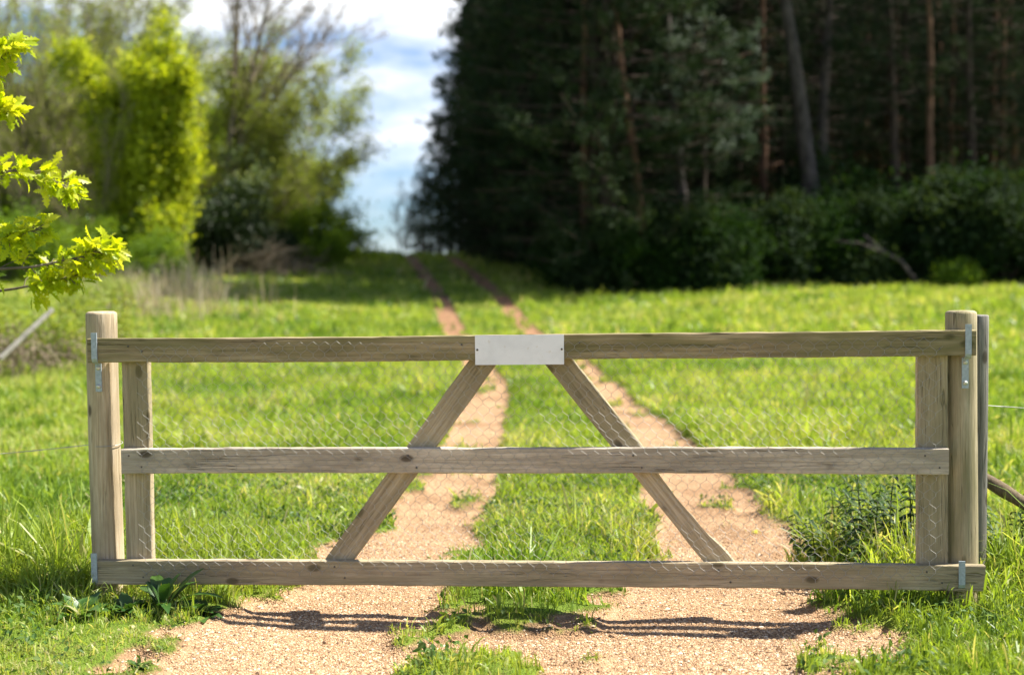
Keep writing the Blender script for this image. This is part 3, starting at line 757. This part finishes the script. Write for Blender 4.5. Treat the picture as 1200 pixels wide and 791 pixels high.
def put(name, label, cat, group, loc, parts, rz=0, scale=1.0, tilt=(0, 0)):
    root = empty(name, loc, label, cat, group); root.rotation_euler = (tilt[0], tilt[1], rz); root.scale = (scale,) * 3
    for pn, me in parts:
        o = bpy.data.objects.new(pn, me); COL.objects.link(o); o.parent = root
    return root
def base_at(px, d, dz=0, py=300):
    x = ax(px, d, py); y = d - D0; return (x, y, gz(x, y) + dz)
def bush_meshes(seed, rx, rz, nl, l, w, mat, stems=7, blobs=26, barkm='bark_dark'):
    r = np.random.default_rng(seed); mb = MB(); st = MB()
    C = []; V = []
    for k in range(blobs):
        u = unit(r.normal(size=3)); u[2] = abs(u[2]) * 1.1 - .1
        c = u * r.uniform(.35, .95) * np.array([rx, rx, rz]) + np.array([0, 0, rz * .12]); c[2] = max(c[2], .15)
        s = r.uniform(.14, .30) * rx; m = nl // blobs
        C.append(c + r.normal(0, 1, (m, 3)) * s * np.array([1, 1, .8])); V.append(np.clip(r.uniform(.2, .8) + r.normal(0, .16, m), 0, 1))
        tube(st, [(r.normal(0, .1 * rx), r.normal(0, .1 * rx), -.1), tuple(c * .5 + r.normal(0, .06, 3)), tuple(c)], [.03 * rx, .018 * rx, .006], 4, .5, False)
    C = np.concatenate(C); C[:, 2] = np.maximum(C[:, 2], .03); leaves(mb, C, l, w, np.concatenate(V), .4, r)
    return [('foliage', mb.mesh('foliage', M[mat])), ('stem', st.mesh('stem', M[barkm]))]

# ---- the left hedgerow
sk, tp = skeleton(106, 6.4, .06, 3, (18, 6, 4), (44, 45, 45), (.25, .42, .5), .05, .5, .07, 9, 5, base_spread=.5, lean=(.0, 0), sp=.17)
lf = leaf_on(tp, 10, .20, .16, .095, 1, .3, .34)
put('leafy_tree', 'bright yellow green tree in new leaf beside the bare saplings', 'tree', None, base_at(172, 43), [('trunk', sk.mesh('trunk', M['bark_tan'], True)), ('crown', lf.mesh('crown', M['lime']))], 0, .98)
sk, tp = skeleton(121, 13.5, .15, 4, (15, 6, 5, 3), (42, 38, 40, 42), (.44, .50, .5, .5), .26, .45, .06, 2, 6, base_spread=.25, min_r=.010, sp=.10)
put('bare_tree', 'tall leafless tree with fine grey twigs against the sky', 'tree', None, base_at(254, 50), [('trunk', sk.mesh('trunk', M['bark_tan'], True))], 1.1)
sk, tp = skeleton(133, 6.6, .09, 4, (14, 6, 4, 3), (48, 42, 42, 40), (.34, .48, .5, .55), .08, .4, .08, 6, 5, base_spread=.65, lean=(.0, 0), min_r=.008, sp=.11)
lf = leaf_on(tp, 5, .24, .115, .065, 3)
put('budding_tree', 'broad brownish olive tree just coming into leaf, nearest the track', 'tree', None, base_at(322, 51), [('trunk', sk.mesh('trunk', M['bark_tan'], True)), ('crown', lf.mesh('crown', M['olive']))], 0, 1.0)
sk, tp = skeleton(135, 7.6, .09, 4, (13, 6, 4, 3), (44, 42, 42, 40), (.32, .48, .5, .55), .08, .4, .08, 3, 5, base_spread=.4, min_r=.008, sp=.12)
lf = leaf_on(tp, 4.5, .24, .115, .065, 4)
put('budding_tree', 'tall brownish budding tree directly behind the pale whitish green bush', 'tree', None, base_at(268, 54), [('trunk', sk.mesh('trunk', M['bark_tan'], True)), ('crown', lf.mesh('crown', M['olive']))], 1.7, 1.0)
sap = []
for k in range(4):
    sk, tp = skeleton(140 + k, 9.5, .065, 3, (16, 6, 4), (24, 34, 38), (.30, .42, .5), .10, .5, .06, 3, 4, base_spread=.3, min_r=.007)
    lf = leaf_on(tp, 4, .16, .11, .05, 50 + k)
    sap.append([('trunk', sk.mesh('trunk', M['bark_tan'], True)), ('crown', lf.mesh('crown', M['olive']))])
r_ = np.random.default_rng(77)
for k, (px, d) in enumerate([(-60,46),(-32,44),(-8,47),(8,43),(22,48),(38,45),(52,49),(66,44.5),(82,47),(98,46),(114,49),(-90,47),(132,51),(180,52),(-20,50),(15,46),(30,51),(46,47),(60,50),(75,52),(90,43.5),(105,45),(0,52),(205,54)]):
    put('bare_sapling', 'slender pale brown sapling with bare twigs in the thicket at left', 'sapling', 'bare saplings at left', base_at(px, d), sap[k % 4], r_.uniform(0, 6.28), r_.uniform(.85, 1.12) * (.68 if px > 85 else 1))
hed = []
for k in range(3):
    sk, tp = skeleton(160 + k, 6.0, .10, 3, (11, 6, 4), (48, 46, 44), (.36, .5, .5), .12, .4, .08, 4, 4, base_spread=.6, min_r=.007)
    lf = leaf_on(tp, 17, .22, .17, .10, 60 + k)
    hed.append([('trunk', sk.mesh('trunk', M['bark_tan'], True)), ('crown', lf.mesh('crown', M['olive' if k != 1 else 'mid']))])
for k, (px, d, s) in enumerate([(30,58,1.0),(95,60,.85),(150,57,.8),(205,59,.85),(250,57,.85),(292,60,.8),(325,61,.75),(345,60,.55),(-40,57,1.1),(-100,58,1.1)]):
    put('hedgerow_tree', 'thin leaved tree in the back row of the hedgerow at left', 'tree', 'back row hedgerow trees', base_at(px, d), hed[k % 3], r_.uniform(0, 6.28), s)
bm_pale = bush_meshes(201, 1.15, 5.0, 3600, .17, .10, 'pale', barkm='bark_tan')
put('hawthorn_bush', 'pale whitish green bush rising above the dark evergreen bush', 'bush', None, base_at(292, 48.6), bm_pale, 0, 1)
bm_dark = bush_meshes(203, 1.5, 2.6, 9000, .15, .09, 'dark', blobs=40)
put('evergreen_bush', 'dark round evergreen bush under the bare tree', 'bush', None, base_at(262, 45.5), bm_dark, 0, 1.1)
put('evergreen_bush', 'dark low evergreen bush right of the round one, in deep shade', 'bush', None, base_at(318, 47.5), bm_dark, 2, .62)
bm_mid = [bush_meshes(210 + k, 1.15, 1.9, 6000, .13, .08, 'mid', barkm='bark_tan') for k in range(3)]
for k, (px, d, s, lab) in enumerate([(182, 40.5, .8, 'fresh green shrub at the foot of the yellow green tree'), (150, 42, .9, 'green shrub behind the dry stalks at the yellow green tree'), (372, 50, 1.0, 'green shrub at the foot of the olive tree, middle of three'),
        (340, 50.5, 1.0, 'green shrub at the foot of the olive tree, beside the dark bush'), (400, 53, 1.0, 'green shrub at the end of the hedgerow nearest the sky'), (110, 41, .9, 'green shrub at the foot of the bare saplings'), (60, 40, .9, 'low green shrub at left under bare saplings, behind the oak spray'), (10, 40, 1, 'green shrub at the left edge under bare saplings'), (85, 46, 1.2, 'green shrub deep among the bare saplings, left of the yellow green tree'), (30, 47, 1.3, 'green shrub deep among the bare saplings behind the oak spray')]):
    put('hedge_shrub', lab, 'bush', 'low shrubs along the hedgerow', base_at(px, d), bm_mid[k % 3], r_.uniform(0, 6.28), s)
# brush heap
def brush_heap(px, d, label):
    r = np.random.default_rng(9); mb = MB()
    for k in range(260):
        a = r.normal(0, 1, 3) * np.array([.8, .6, .05]) + np.array([0, 0, r.uniform(.0, 1.0)]); a[2] *= max(.15, 1 - abs(a[0]) / 1.8)
        dv = unit(r.normal(0, 1, 3) * np.array([1, .7, .35])); L = r.uniform(.5, 1.3)
        tube(mb, [a, a + dv * L * .5 + r.normal(0, .05, 3), a + dv * L], [.018, .013, .006], 4, r.uniform(0, 1), False)
    o = mb.build('brush_heap', M['bramble']); o.location = base_at(px, d); return tag(o, label, 'brush heap')
brush_heap(312, 44.5, 'grey brown heap of cut brushwood below the olive tree')
# scrubby bank nearer the gate at left
bm_scr = [bush_meshes(230 + k, .9, 1.0, 4200, .085, .05, 'scrub', barkm='bark_tan') for k in range(2)]
for k, (px, d, s, lab) in enumerate([(95, 23, 1.0, 'yellow green scrub bush on the left bank nearest the gate post'), (56, 20.5, .85, 'yellow green scrub bush behind the grey leaning rail'), (8, 22, .8, 'yellow green scrub bush at the left edge below the oak spray'), (135, 32, .8, 'scrub bush on the bank beside the dry stalks')]):
    put('scrub_bush', lab, 'bush', 'scrub bushes on the left bank', base_at(px, d, 0, 370), bm_scr[k % 2], r_.uniform(0, 6.28), s)
def bramble(px, d, label, seed):
    r = np.random.default_rng(seed); mb = MB()
    for k in range(80):
        a = np.array([r.normal(0, .6), r.normal(0, .4), 0]); e = a + np.array([r.normal(0, .6), r.normal(0, .5), r.uniform(-.05, .25)]); h = r.uniform(.15, .5)
        tube(mb, [a * (1 - t) + e * t + np.array([0, 0, h * 4 * t * (1 - t)]) for t in np.linspace(0, 1, 6)], .006, 3, r.uniform(0, 1), False)
    leaves(mb, r.normal(0, 1, (900, 3)) * np.array([.7, .4, .2]) + np.array([0, 0, .3]), .06, .04, None, .4, r)
    o = mb.build('bramble_tangle', M['bramble']); o.location = base_at(px, d, 0, 380); tag(o, label, 'bramble')
bramble(12, 18.5, 'brown dead bramble tangle behind the grey leaning rail', 1)
# dry stalks
def stalks():
    r = np.random.default_rng(13); mb = MB(); n = 2600
    n = 1700; px = np.clip(r.normal(178, 55, n), 40, 345); d = r.uniform(30, 42, n) + (275 - px) * .0
    p = np.array([at(a, 320, b) for a, b in zip(px, d)]); x = p[:, 0]; y = p[:, 1]
    k = fbm(x * 1.4, y * 1.4, 14) > .44; x, y = x[k], y[k]; n = len(x)
    blades(mb, x, y, ground_z(x, y), r.uniform(.3, 1.1, n) ** 1.4, r.uniform(.015, .03, n), r.uniform(0, 1, n) ** .8, r, 3, .25)
    tag(mb.build('dry_stalks', M['straw']), 'tall dead straw coloured stalks along the foot of the hedgerow', 'dry grass', kind='stuff')
stalks()
# small tree beyond the crest
sk, tp = skeleton(171, 3.6, .05, 3, (9, 5, 4), (40, 42, 40), (.5, .5, .5), .15, .4, .10, 2, 4, base_spread=.2, min_r=.009)
lf = leaf_on(tp, 1.4, .12, .10, .05, 8)
x, y, z = base_at(472, 78); put('bare_tree', 'small thin blue grey tree on the crest at the end of the track', 'tree', None, (x, y, z - .1), [('trunk', sk.mesh('trunk', M['bark_grey'], True)), ('crown', lf.mesh('crown', M['dark']))])

# ---- the oak spray at the left edge
def oak_leaf(mb, base, dirv, nrm, L, var, r):
    d = unit(np.asarray(dirv)); s = unit(np.cross(nrm, d)); n = np.cross(d, s)
    prof = [(0, .02), (.12, .06), (.2, .16), (.27, .08), (.38, .25), (.46, .11), (.58, .29), (.67, .13), (.78, .21), (.88, .09), (1.0, .02)]
    rows = []; cur = r.uniform(-.9, .5)
    for t, wv in prof:
        c = np.asarray(base) + d * L * t + n * cur * L * t * t * .6
        rows += [c - s * wv * L + n * wv * L * .35, c, c + s * wv * L + n * wv * L * .35]
    q = []
    for i in range(len(prof) - 1):
        a = i * 3; q += [(a, a + 1, a + 4, a + 3), (a + 1, a + 2, a + 5, a + 4)]
    mb.add(np.array(rows), [np.array(q)], var)
def oak_tree():
    r = np.random.default_rng(19); D = 6.7
    base = at(-330, 700, D); g = gz(base.x, base.y)
    root = empty('oak_tree', (base.x, base.y, g), 'young oak with bright yellow green leaves reaching in at the left edge', 'tree')
    O = Vector((base.x, base.y, g))
    tb = MB(); tp_ = [(0, 0, -.1), (.03, 0, .5), (-.02, .03, 1.2), (.03, 0, 1.9), (0, .05, 2.8), (.05, .02, 3.6)]
    tube(tb, tp_, [.10, .085, .075, .065, .05, .03], 10); tb.build('trunk', M['bark_oak'], root, True)
    lfm = MB()
    def spray(path, n, spread, start, seed):
        rr = np.random.default_rng(seed)
        P = np.array([tuple(at(px, py, D + dd) - O) for px, py, dd in path])
        mbb = MB(); tube(mbb, P, np.linspace(.014, .0025, len(P)), 6); tw = mbb
        for k in range(n):
            t = (start + (1 - start) * rr.uniform(0, 1) ** .85) * (len(P) - 1); i = min(int(t), len(P) - 2); f = t - i
            c = P[i] * (1 - f) + P[i + 1] * f; tan = unit(P[i + 1] - P[i])
            tdir = unit(tan * .8 + rr.normal(0, .6, 3)); L = rr.uniform(.3, 1.0) * spread * (1.05 - .6 * t / len(P)); e = c + tdir * L
            tube(tw, [c, c + tdir * L * .5 + rr.normal(0, .006, 3), e], [.003, .0022, .0015], 4, .5, False)
            v0 = rr.uniform(.2, .8)
            for m in range(rr.integers(4, 7)):
                b = e + rr.normal(0, .012, 3) - tdir * rr.uniform(0, .3) * L
                dv = unit(tdir + rr.normal(0, .9, 3) + np.array([0, 0, -.25])); nn = unit(rr.normal(0, .75, 3) + np.array([.25, -.35, .6]))
                oak_leaf(lfm, b, dv, nn, rr.uniform(.035, .09), np.clip(v0 + rr.normal(0, .2), 0, 1), rr)
        tw.build('branch', M['bark_oak'], root, True)
    spray([(-330, 330, 0), (-150, 330, -.1), (-40, 318, -.1), (38, 313, -.05), (92, 302, 0), (126, 291, .05)], 46, .14, .42, 1)
    spray([(-330, 310, 0), (-120, 335, .1), (-30, 345, .05), (20, 338, .05), (60, 330, .05), (88, 322, .05)], 26, .13, .5, 6)
    spray([(-320, 280, 0), (-120, 270, .1), (-20, 285, .0), (22, 275, 0), (45, 268, 0)], 28, .13, .5, 2)
    spray([(-330, 260, 0), (-140, 215, .0), (-30, 205, .0), (16, 200, 0), (52, 206, .0), (80, 222, 0)], 36, .13, .45, 3)
    spray([(-330, 190, 0), (-140, 120, .1), (-40, 90, .0), (-10, 72, 0), (12, 55, 0)], 36, .12, .5, 4)
    spray([(-330, 220, 0), (-140, 150, -.1), (-40, 128, .0), (-12, 122, 0), (8, 128, 0)], 30, .11, .5, 5)
    for k in range(14):    # the rest of its crown, outside the picture
        y0 = r.uniform(-300, 480); spray([(-330, y0 + 40, 0), (-330 - r.uniform(-150, 150), y0, r.uniform(-.8, .8)), (-330 - r.uniform(-190, 260), y0 - 40, r.uniform(-1.0, 1.0))], 16, .22, .3, 30 + k)
    lfm.build('foliage', M['oak'], root)
oak_tree()

# ------------------------------------------------------------------ the pine wood
def pine_crown(seed, H, z0, z1, nb, Lb, cone, mat, clumps=9, needles=13, nl=.17, nw=.028, side=None):
    r = np.random.default_rng(seed); mb = MB(); br = MB(); C = []; Dv = []; V = []
    for k in range(nb):
        t = (k + r.uniform(0, 1)) / nb; z = z0 + (z1 - z0) * t; az = k * 2.4 + r.normal(0, .4)
        L = Lb * r.uniform(.65, 1.2) * ((1 - t) * cone + (1 - cone)) * (.55 + .45 * min(1, t * 6))
        if t > .93: L *= .5
        dv = np.array([math.cos(az), math.sin(az), r.normal(.06, .16)])
        pts = [np.array([0, 0, z]) + dv * L * s + np.array([0, 0, -.22 * L * s * s + .20 * L * s ** 3]) for s in np.linspace(0, 1, 6)]
        tube(br, pts, np.linspace(.03, .006, 6), 3, .5, False)
        pts = np.array(pts); v0 = r.uniform(.1, .9)
        m = max(3, int(clumps * L / Lb * r.uniform(.7, 1.3)))
        for j in range(m):
            s = 5 * (.22 + .78 * r.uniform(0, 1) ** .7); i = min(int(s), 4); c = pts[i] + (pts[i + 1] - pts[i]) * (s - i)
            sd_ = np.array([-dv[1], dv[0], 0]) * r.normal(0, .20 * L * (1.1 - s / 6)); c = c + sd_ + np.array([0, 0, r.normal(0, .10)])
            d2 = unit(dv * .7 + sd_ * .5 + np.array([0, 0, .35]))
            C.append(np.repeat(c[None], needles, 0) + r.normal(0, .07, (needles, 3))); Dv.append(d2 + r.normal(0, .55, (needles, 3))); V.append(np.clip(v0 + r.normal(0, .2, needles), 0, 1))
    leaves(mb, np.concatenate(C), nl, nw, np.concatenate(V), .2, r, np.concatenate(Dv))
    return mb.mesh('crown', M[mat]), br.mesh('branches', M['bark_dark'])
def pine_trunk(seed, H, r0, mat, dead=10, dead_from=1.5, dead_to=8):
    r = np.random.default_rng(seed); mb = MB(); zs = np.linspace(-.2, H, 14)
    pts = [(r.normal(0, .02) + .10 * math.sin(z * .25 + seed), r.normal(0, .02) + .08 * math.cos(z * .3 + seed), z) for z in zs]
    tube(mb, pts, r0 * (1 - .82 * (np.clip(zs, 0, H) / H) ** 1.1) * np.where(zs < .2, 1.2, 1), 12)
    for k in range(dead):
        z = r.uniform(dead_from, dead_to); az = r.uniform(0, 6.28); L = r.uniform(.4, 1.8)
        dv = np.array([math.cos(az), math.sin(az), r.normal(-.1, .25)]); p = np.array([.10 * math.sin(z * .25 + seed), .08 * math.cos(z * .3 + seed), z])
        tube(mb, [p, p + dv * L * .5 + [0, 0, .05], p + dv * L + [0, 0, -.12 * L]], [.025, .016, .005], 4, .5, False)
    return mb.mesh('trunk', M[mat], True)
edge = []      # edge pines, foliage to the ground
for k in range(4):
    H = (11.5, 12.5, 13, 12)[k]; cr, br = pine_crown(300 + k, H, .4, H - .1, 150, 3.3, .72, 'pine', 14, 15, .19, .036)
    edge.append([('trunk', pine_trunk(300 + k, H, .17, 'bark_dark', 4)), ('branch', br), ('crown', cr)])
inner = []     # forest pines: tall bare trunks, crown high, some low sprays
for k in range(5):
    H = 14 + k * .5; cr, br = pine_crown(320 + k, H, 2.9 + (k % 3) * .9, H, 95, 2.5, .4, 'pine', 10, 14, .19, .034)
    inner.append([('trunk', pine_trunk(320 + k, H, .17, 'bark_dark' if k % 4 else 'bark_red', 16)), ('branch', br), ('crown', cr)])
cr, br = pine_crown(328, 14, 9.2, 14, 55, 2.4, .3, 'pine', 10, 14, .19, .034); inner.append([None, ('branch', br), ('crown', cr)])
# edge trees down the side of the track (outline against the sky) and along the front
for k, (px, d, s, v) in enumerate([(488,80,.30,1),(496,76,.42,2),(505,84,.42,3),(516,76,.55,1),(528,70,.66,0),(540,65,.74,2),(552,61,.82,0),(566,58,.9,1),(572,64,.92,3),(582,54,1.0,2),(598,58,1.0,0),(602,51,1.15,3),(622,48.5,1.25,1),(640,55,1.05,2),
        (646,46,1.35,0),(668,42.5,1.4,3),(668,50,1.2,1),(692,39.5,1.45,2),(718,47,1.3,0),(716,38.8,1.45,1),(742,41,1.4,0),(765,46,1.15,3),(790,49,1.1,2)]):
    put('pine_tree', 'dark bushy pine clothed to the ground at the left edge of the wood', 'tree', 'edge pines beside the track', base_at(px, d, 0, 320), edge[v], r_.uniform(0, 6.28), s)
# named trunks seen at the front
def front_pine(px0, py0, px1, py1, d, wpx, mat, label, seed, crown=0):
    a = at(px0, py0, d); b = at(px1, py1, d); dv = (a - b).normalized()
    g = gz(b.x, b.y); base = b - dv * ((b.z - g) / dv.z)
    root = empty('pine_tree', base, label, 'tree', None); H = 13.5
    o = bpy.data.objects.new('trunk', pine_trunk(seed, H, wpx / F * d / 2 * 1.12, mat, 0 if crown == 5 else 12, 2.5, 9)); COL.objects.link(o); o.parent = root
    for pn, me in inner[crown][1:]:
        o = bpy.data.objects.new(pn, me); COL.objects.link(o); o.parent = root
    root.rotation_mode = 'QUATERNION'; root.rotation_quaternion = dv.to_track_quat('Z', 'Y')
    return root
front_pine(920, 0, 947, 225, 43, 21, 'bark_grey', 'thick grey pine trunk leaning left with a bent dead limb, front of the wood', 401, 5)
front_pine(971, 0, 963, 210, 44.5, 15, 'bark_grey', 'straight grey pine trunk just right of the thick leaning one', 402, 4)
front_pine(783, 0, 800, 280, 41.5, 16, 'bark_grey', 'grey brown pine trunk half hidden by pale needle sprays', 403, 5)
front_pine(722, 0, 747, 200, 38.6, 10, 'bark_red', 'slim orange barked pine leaning slightly right among dark foliage', 404, 5)
front_pine(1088, 0, 1093, 200, 43.5, 9, 'bark_red', 'thin sunlit orange pine trunk in the right part of the wood', 405, 5)
front_pine(682, 60, 684, 180, 39.3, 10, 'bark_red', 'orange pine trunk showing through the dark edge foliage', 406, 5)
front_pine(1040, 0, 1046, 200, 44, 11, 'bark_dark', 'dark pine trunk between the straight grey and the sunlit orange ones', 407, 2)
front_pine(1133, 0, 1136, 200, 45, 11, 'bark_dark', 'dark straight pine trunk right of the sunlit orange one', 408, 4)
front_pine(1176, 0, 1174, 200, 47, 8, 'bark_red', 'thin brown pine trunk at the right edge of the photo', 409, 3)
front_pine(818, 0, 822, 200, 48, 9, 'bark_dark', 'thin dark pine trunk right of the pale needle sprays', 410, 0)
front_pine(864, 0, 868, 200, 49, 10, 'bark_dark', 'dark pine trunk left of the thick leaning grey one', 411, 1)
front_pine(905, 0, 903, 200, 52, 8, 'bark_red', 'thin reddish pine trunk behind the thick leaning grey one', 412, 2)
# low pine in front; paler needle colour paints its sprays as sunlit
H = 7.4; cr, br = pine_crown(350, H, 3.9, H, 22, 2.2, .25, 'pine_sunlit', 13, 16, .19, .036)
put('young_pine', 'young pine with blue green needle sprays coloured pale as if sunlit before the grey brown trunk', 'tree', None, base_at(830, 38.9, 0, 320), [('trunk', pine_trunk(350, H, .08, 'bark_dark', 3)), ('branch', br), ('crown', cr)], .6, 1.0)
# deep forest
placed = []
rf = np.random.default_rng(88); tries = 0
while len(placed) < 130 and tries < 6000:
    tries += 1
    d = rf.uniform(46, 88); lo = np.interp(d, [44, 52, 60, 70, 90], [690, 655, 625, 600, 590]); px = rf.uniform(lo, 1330)
    x = ax(px, d, 320)
    if all((x - a) ** 2 + (d - b) ** 2 > 2.0 ** 2 for a, b in placed): placed.append((x, d))
for k, (x, d) in enumerate(placed):
    y = d - D0
    put('pine_tree', 'tall dark pine standing deep inside the shaded wood', 'tree', 'pines deep in the wood', (x, y, gz(x, y) - .05), inner[k % 5], rf.uniform(0, 6.28), (rf.uniform(.8, .98) if d < 56 else rf.uniform(1.05, 1.3)) if x > 7 else rf.uniform(.9, 1.1), (rf.normal(0, .015), rf.normal(0, .015)))
# farther wood closing the view
def far_wood():
    r = np.random.default_rng(23); mb = MB(); n = 90000
    x = r.uniform(-3, 45, n); y = r.uniform(86, 96, n); z = gz(10, 88) + r.uniform(-1, 24, n)
    k = fbm(x * .8, z * .8, 5) > .28; leaves(mb, np.stack([x, y, z], 1)[k], .7, .4, None, .2, r)
    tag(mb.build('far_wood', M['pine']), 'far dark mass of the wood behind the pine trunks', 'wood', kind='stuff')
far_wood()
# understorey
und = [bush_meshes(500 + k, (1.5, 1.3, 1.6, 1.2)[k], (2.6, 3.2, 2.3, 2.9)[k], (8000, 6000, 9000, 5200)[k], (.15, .22, .12, .20)[k], (.095, .07, .08, .12)[k], ('under', 'under_dull')[k % 2], blobs=(34, 26, 40, 24)[k]) for k in range(4)]
px_list = [(615,51.5,.75),(645,46.5,.8),(668,40,.75),(700,38.2,.7),(742,38.6,.8),(774,38.8,.85),(798,38.9,.85),(826,38.3,.8),(846,38.5,.85),(835,40.5,.95),(880,41,.9),(925,40,.85),(968,40.5,.95),(1010,40,1.0),(1050,41,1.05),(1092,40,1.0),(1135,40.5,1.15),(1178,39.5,1.2),(1225,40,1.15),(1275,40,1.1),
           (700,45,1.1),(770,44,1.05),(860,44,1.15),(940,44,1.2),(1020,44,1.25),(1110,44,1.25),(1190,44,1.3)]
for k, (px, d, s) in enumerate(px_list):
    put('understorey_bush', 'dark green leafy bush along the shaded front of the wood', 'bush', 'understorey bushes at the front of the wood', base_at(px, d, -.1, 330), und[k % 4], r_.uniform(0, 6.28), s)
bm_lit = bush_meshes(520, .8, 1.0, 3600, .12, .075, 'mid', barkm='bark_dark')
put('understorey_bush', 'brighter green low bush at the wood edge above the right gate post', 'bush', None, base_at(1122, 38.6, 0, 330), bm_lit, 0, .72)
# fallen limb
a = at(1012, 275, 39.2); b = at(1075, 332, 38.6)
root = empty('fallen_limb', b, 'dead grey limb slanting down from the bushes to the grass', 'branch')
mb = MB(); tube(mb, [Vector((0, 0, 0)), (a - b) * .35 + Vector((.1, 0, .1)), (a - b) * .7, (a - b)], [.07, .06, .05, .03], 8)
tube(mb, [(a - b) * .6, (a - b) * .75 + Vector((-.5, -.2, .1)), (a - b) * .8 + Vector((-1.2, -.3, .1))], [.035, .025, .01], 6)
mb.build('limb', M['bark_grey'], root, True)
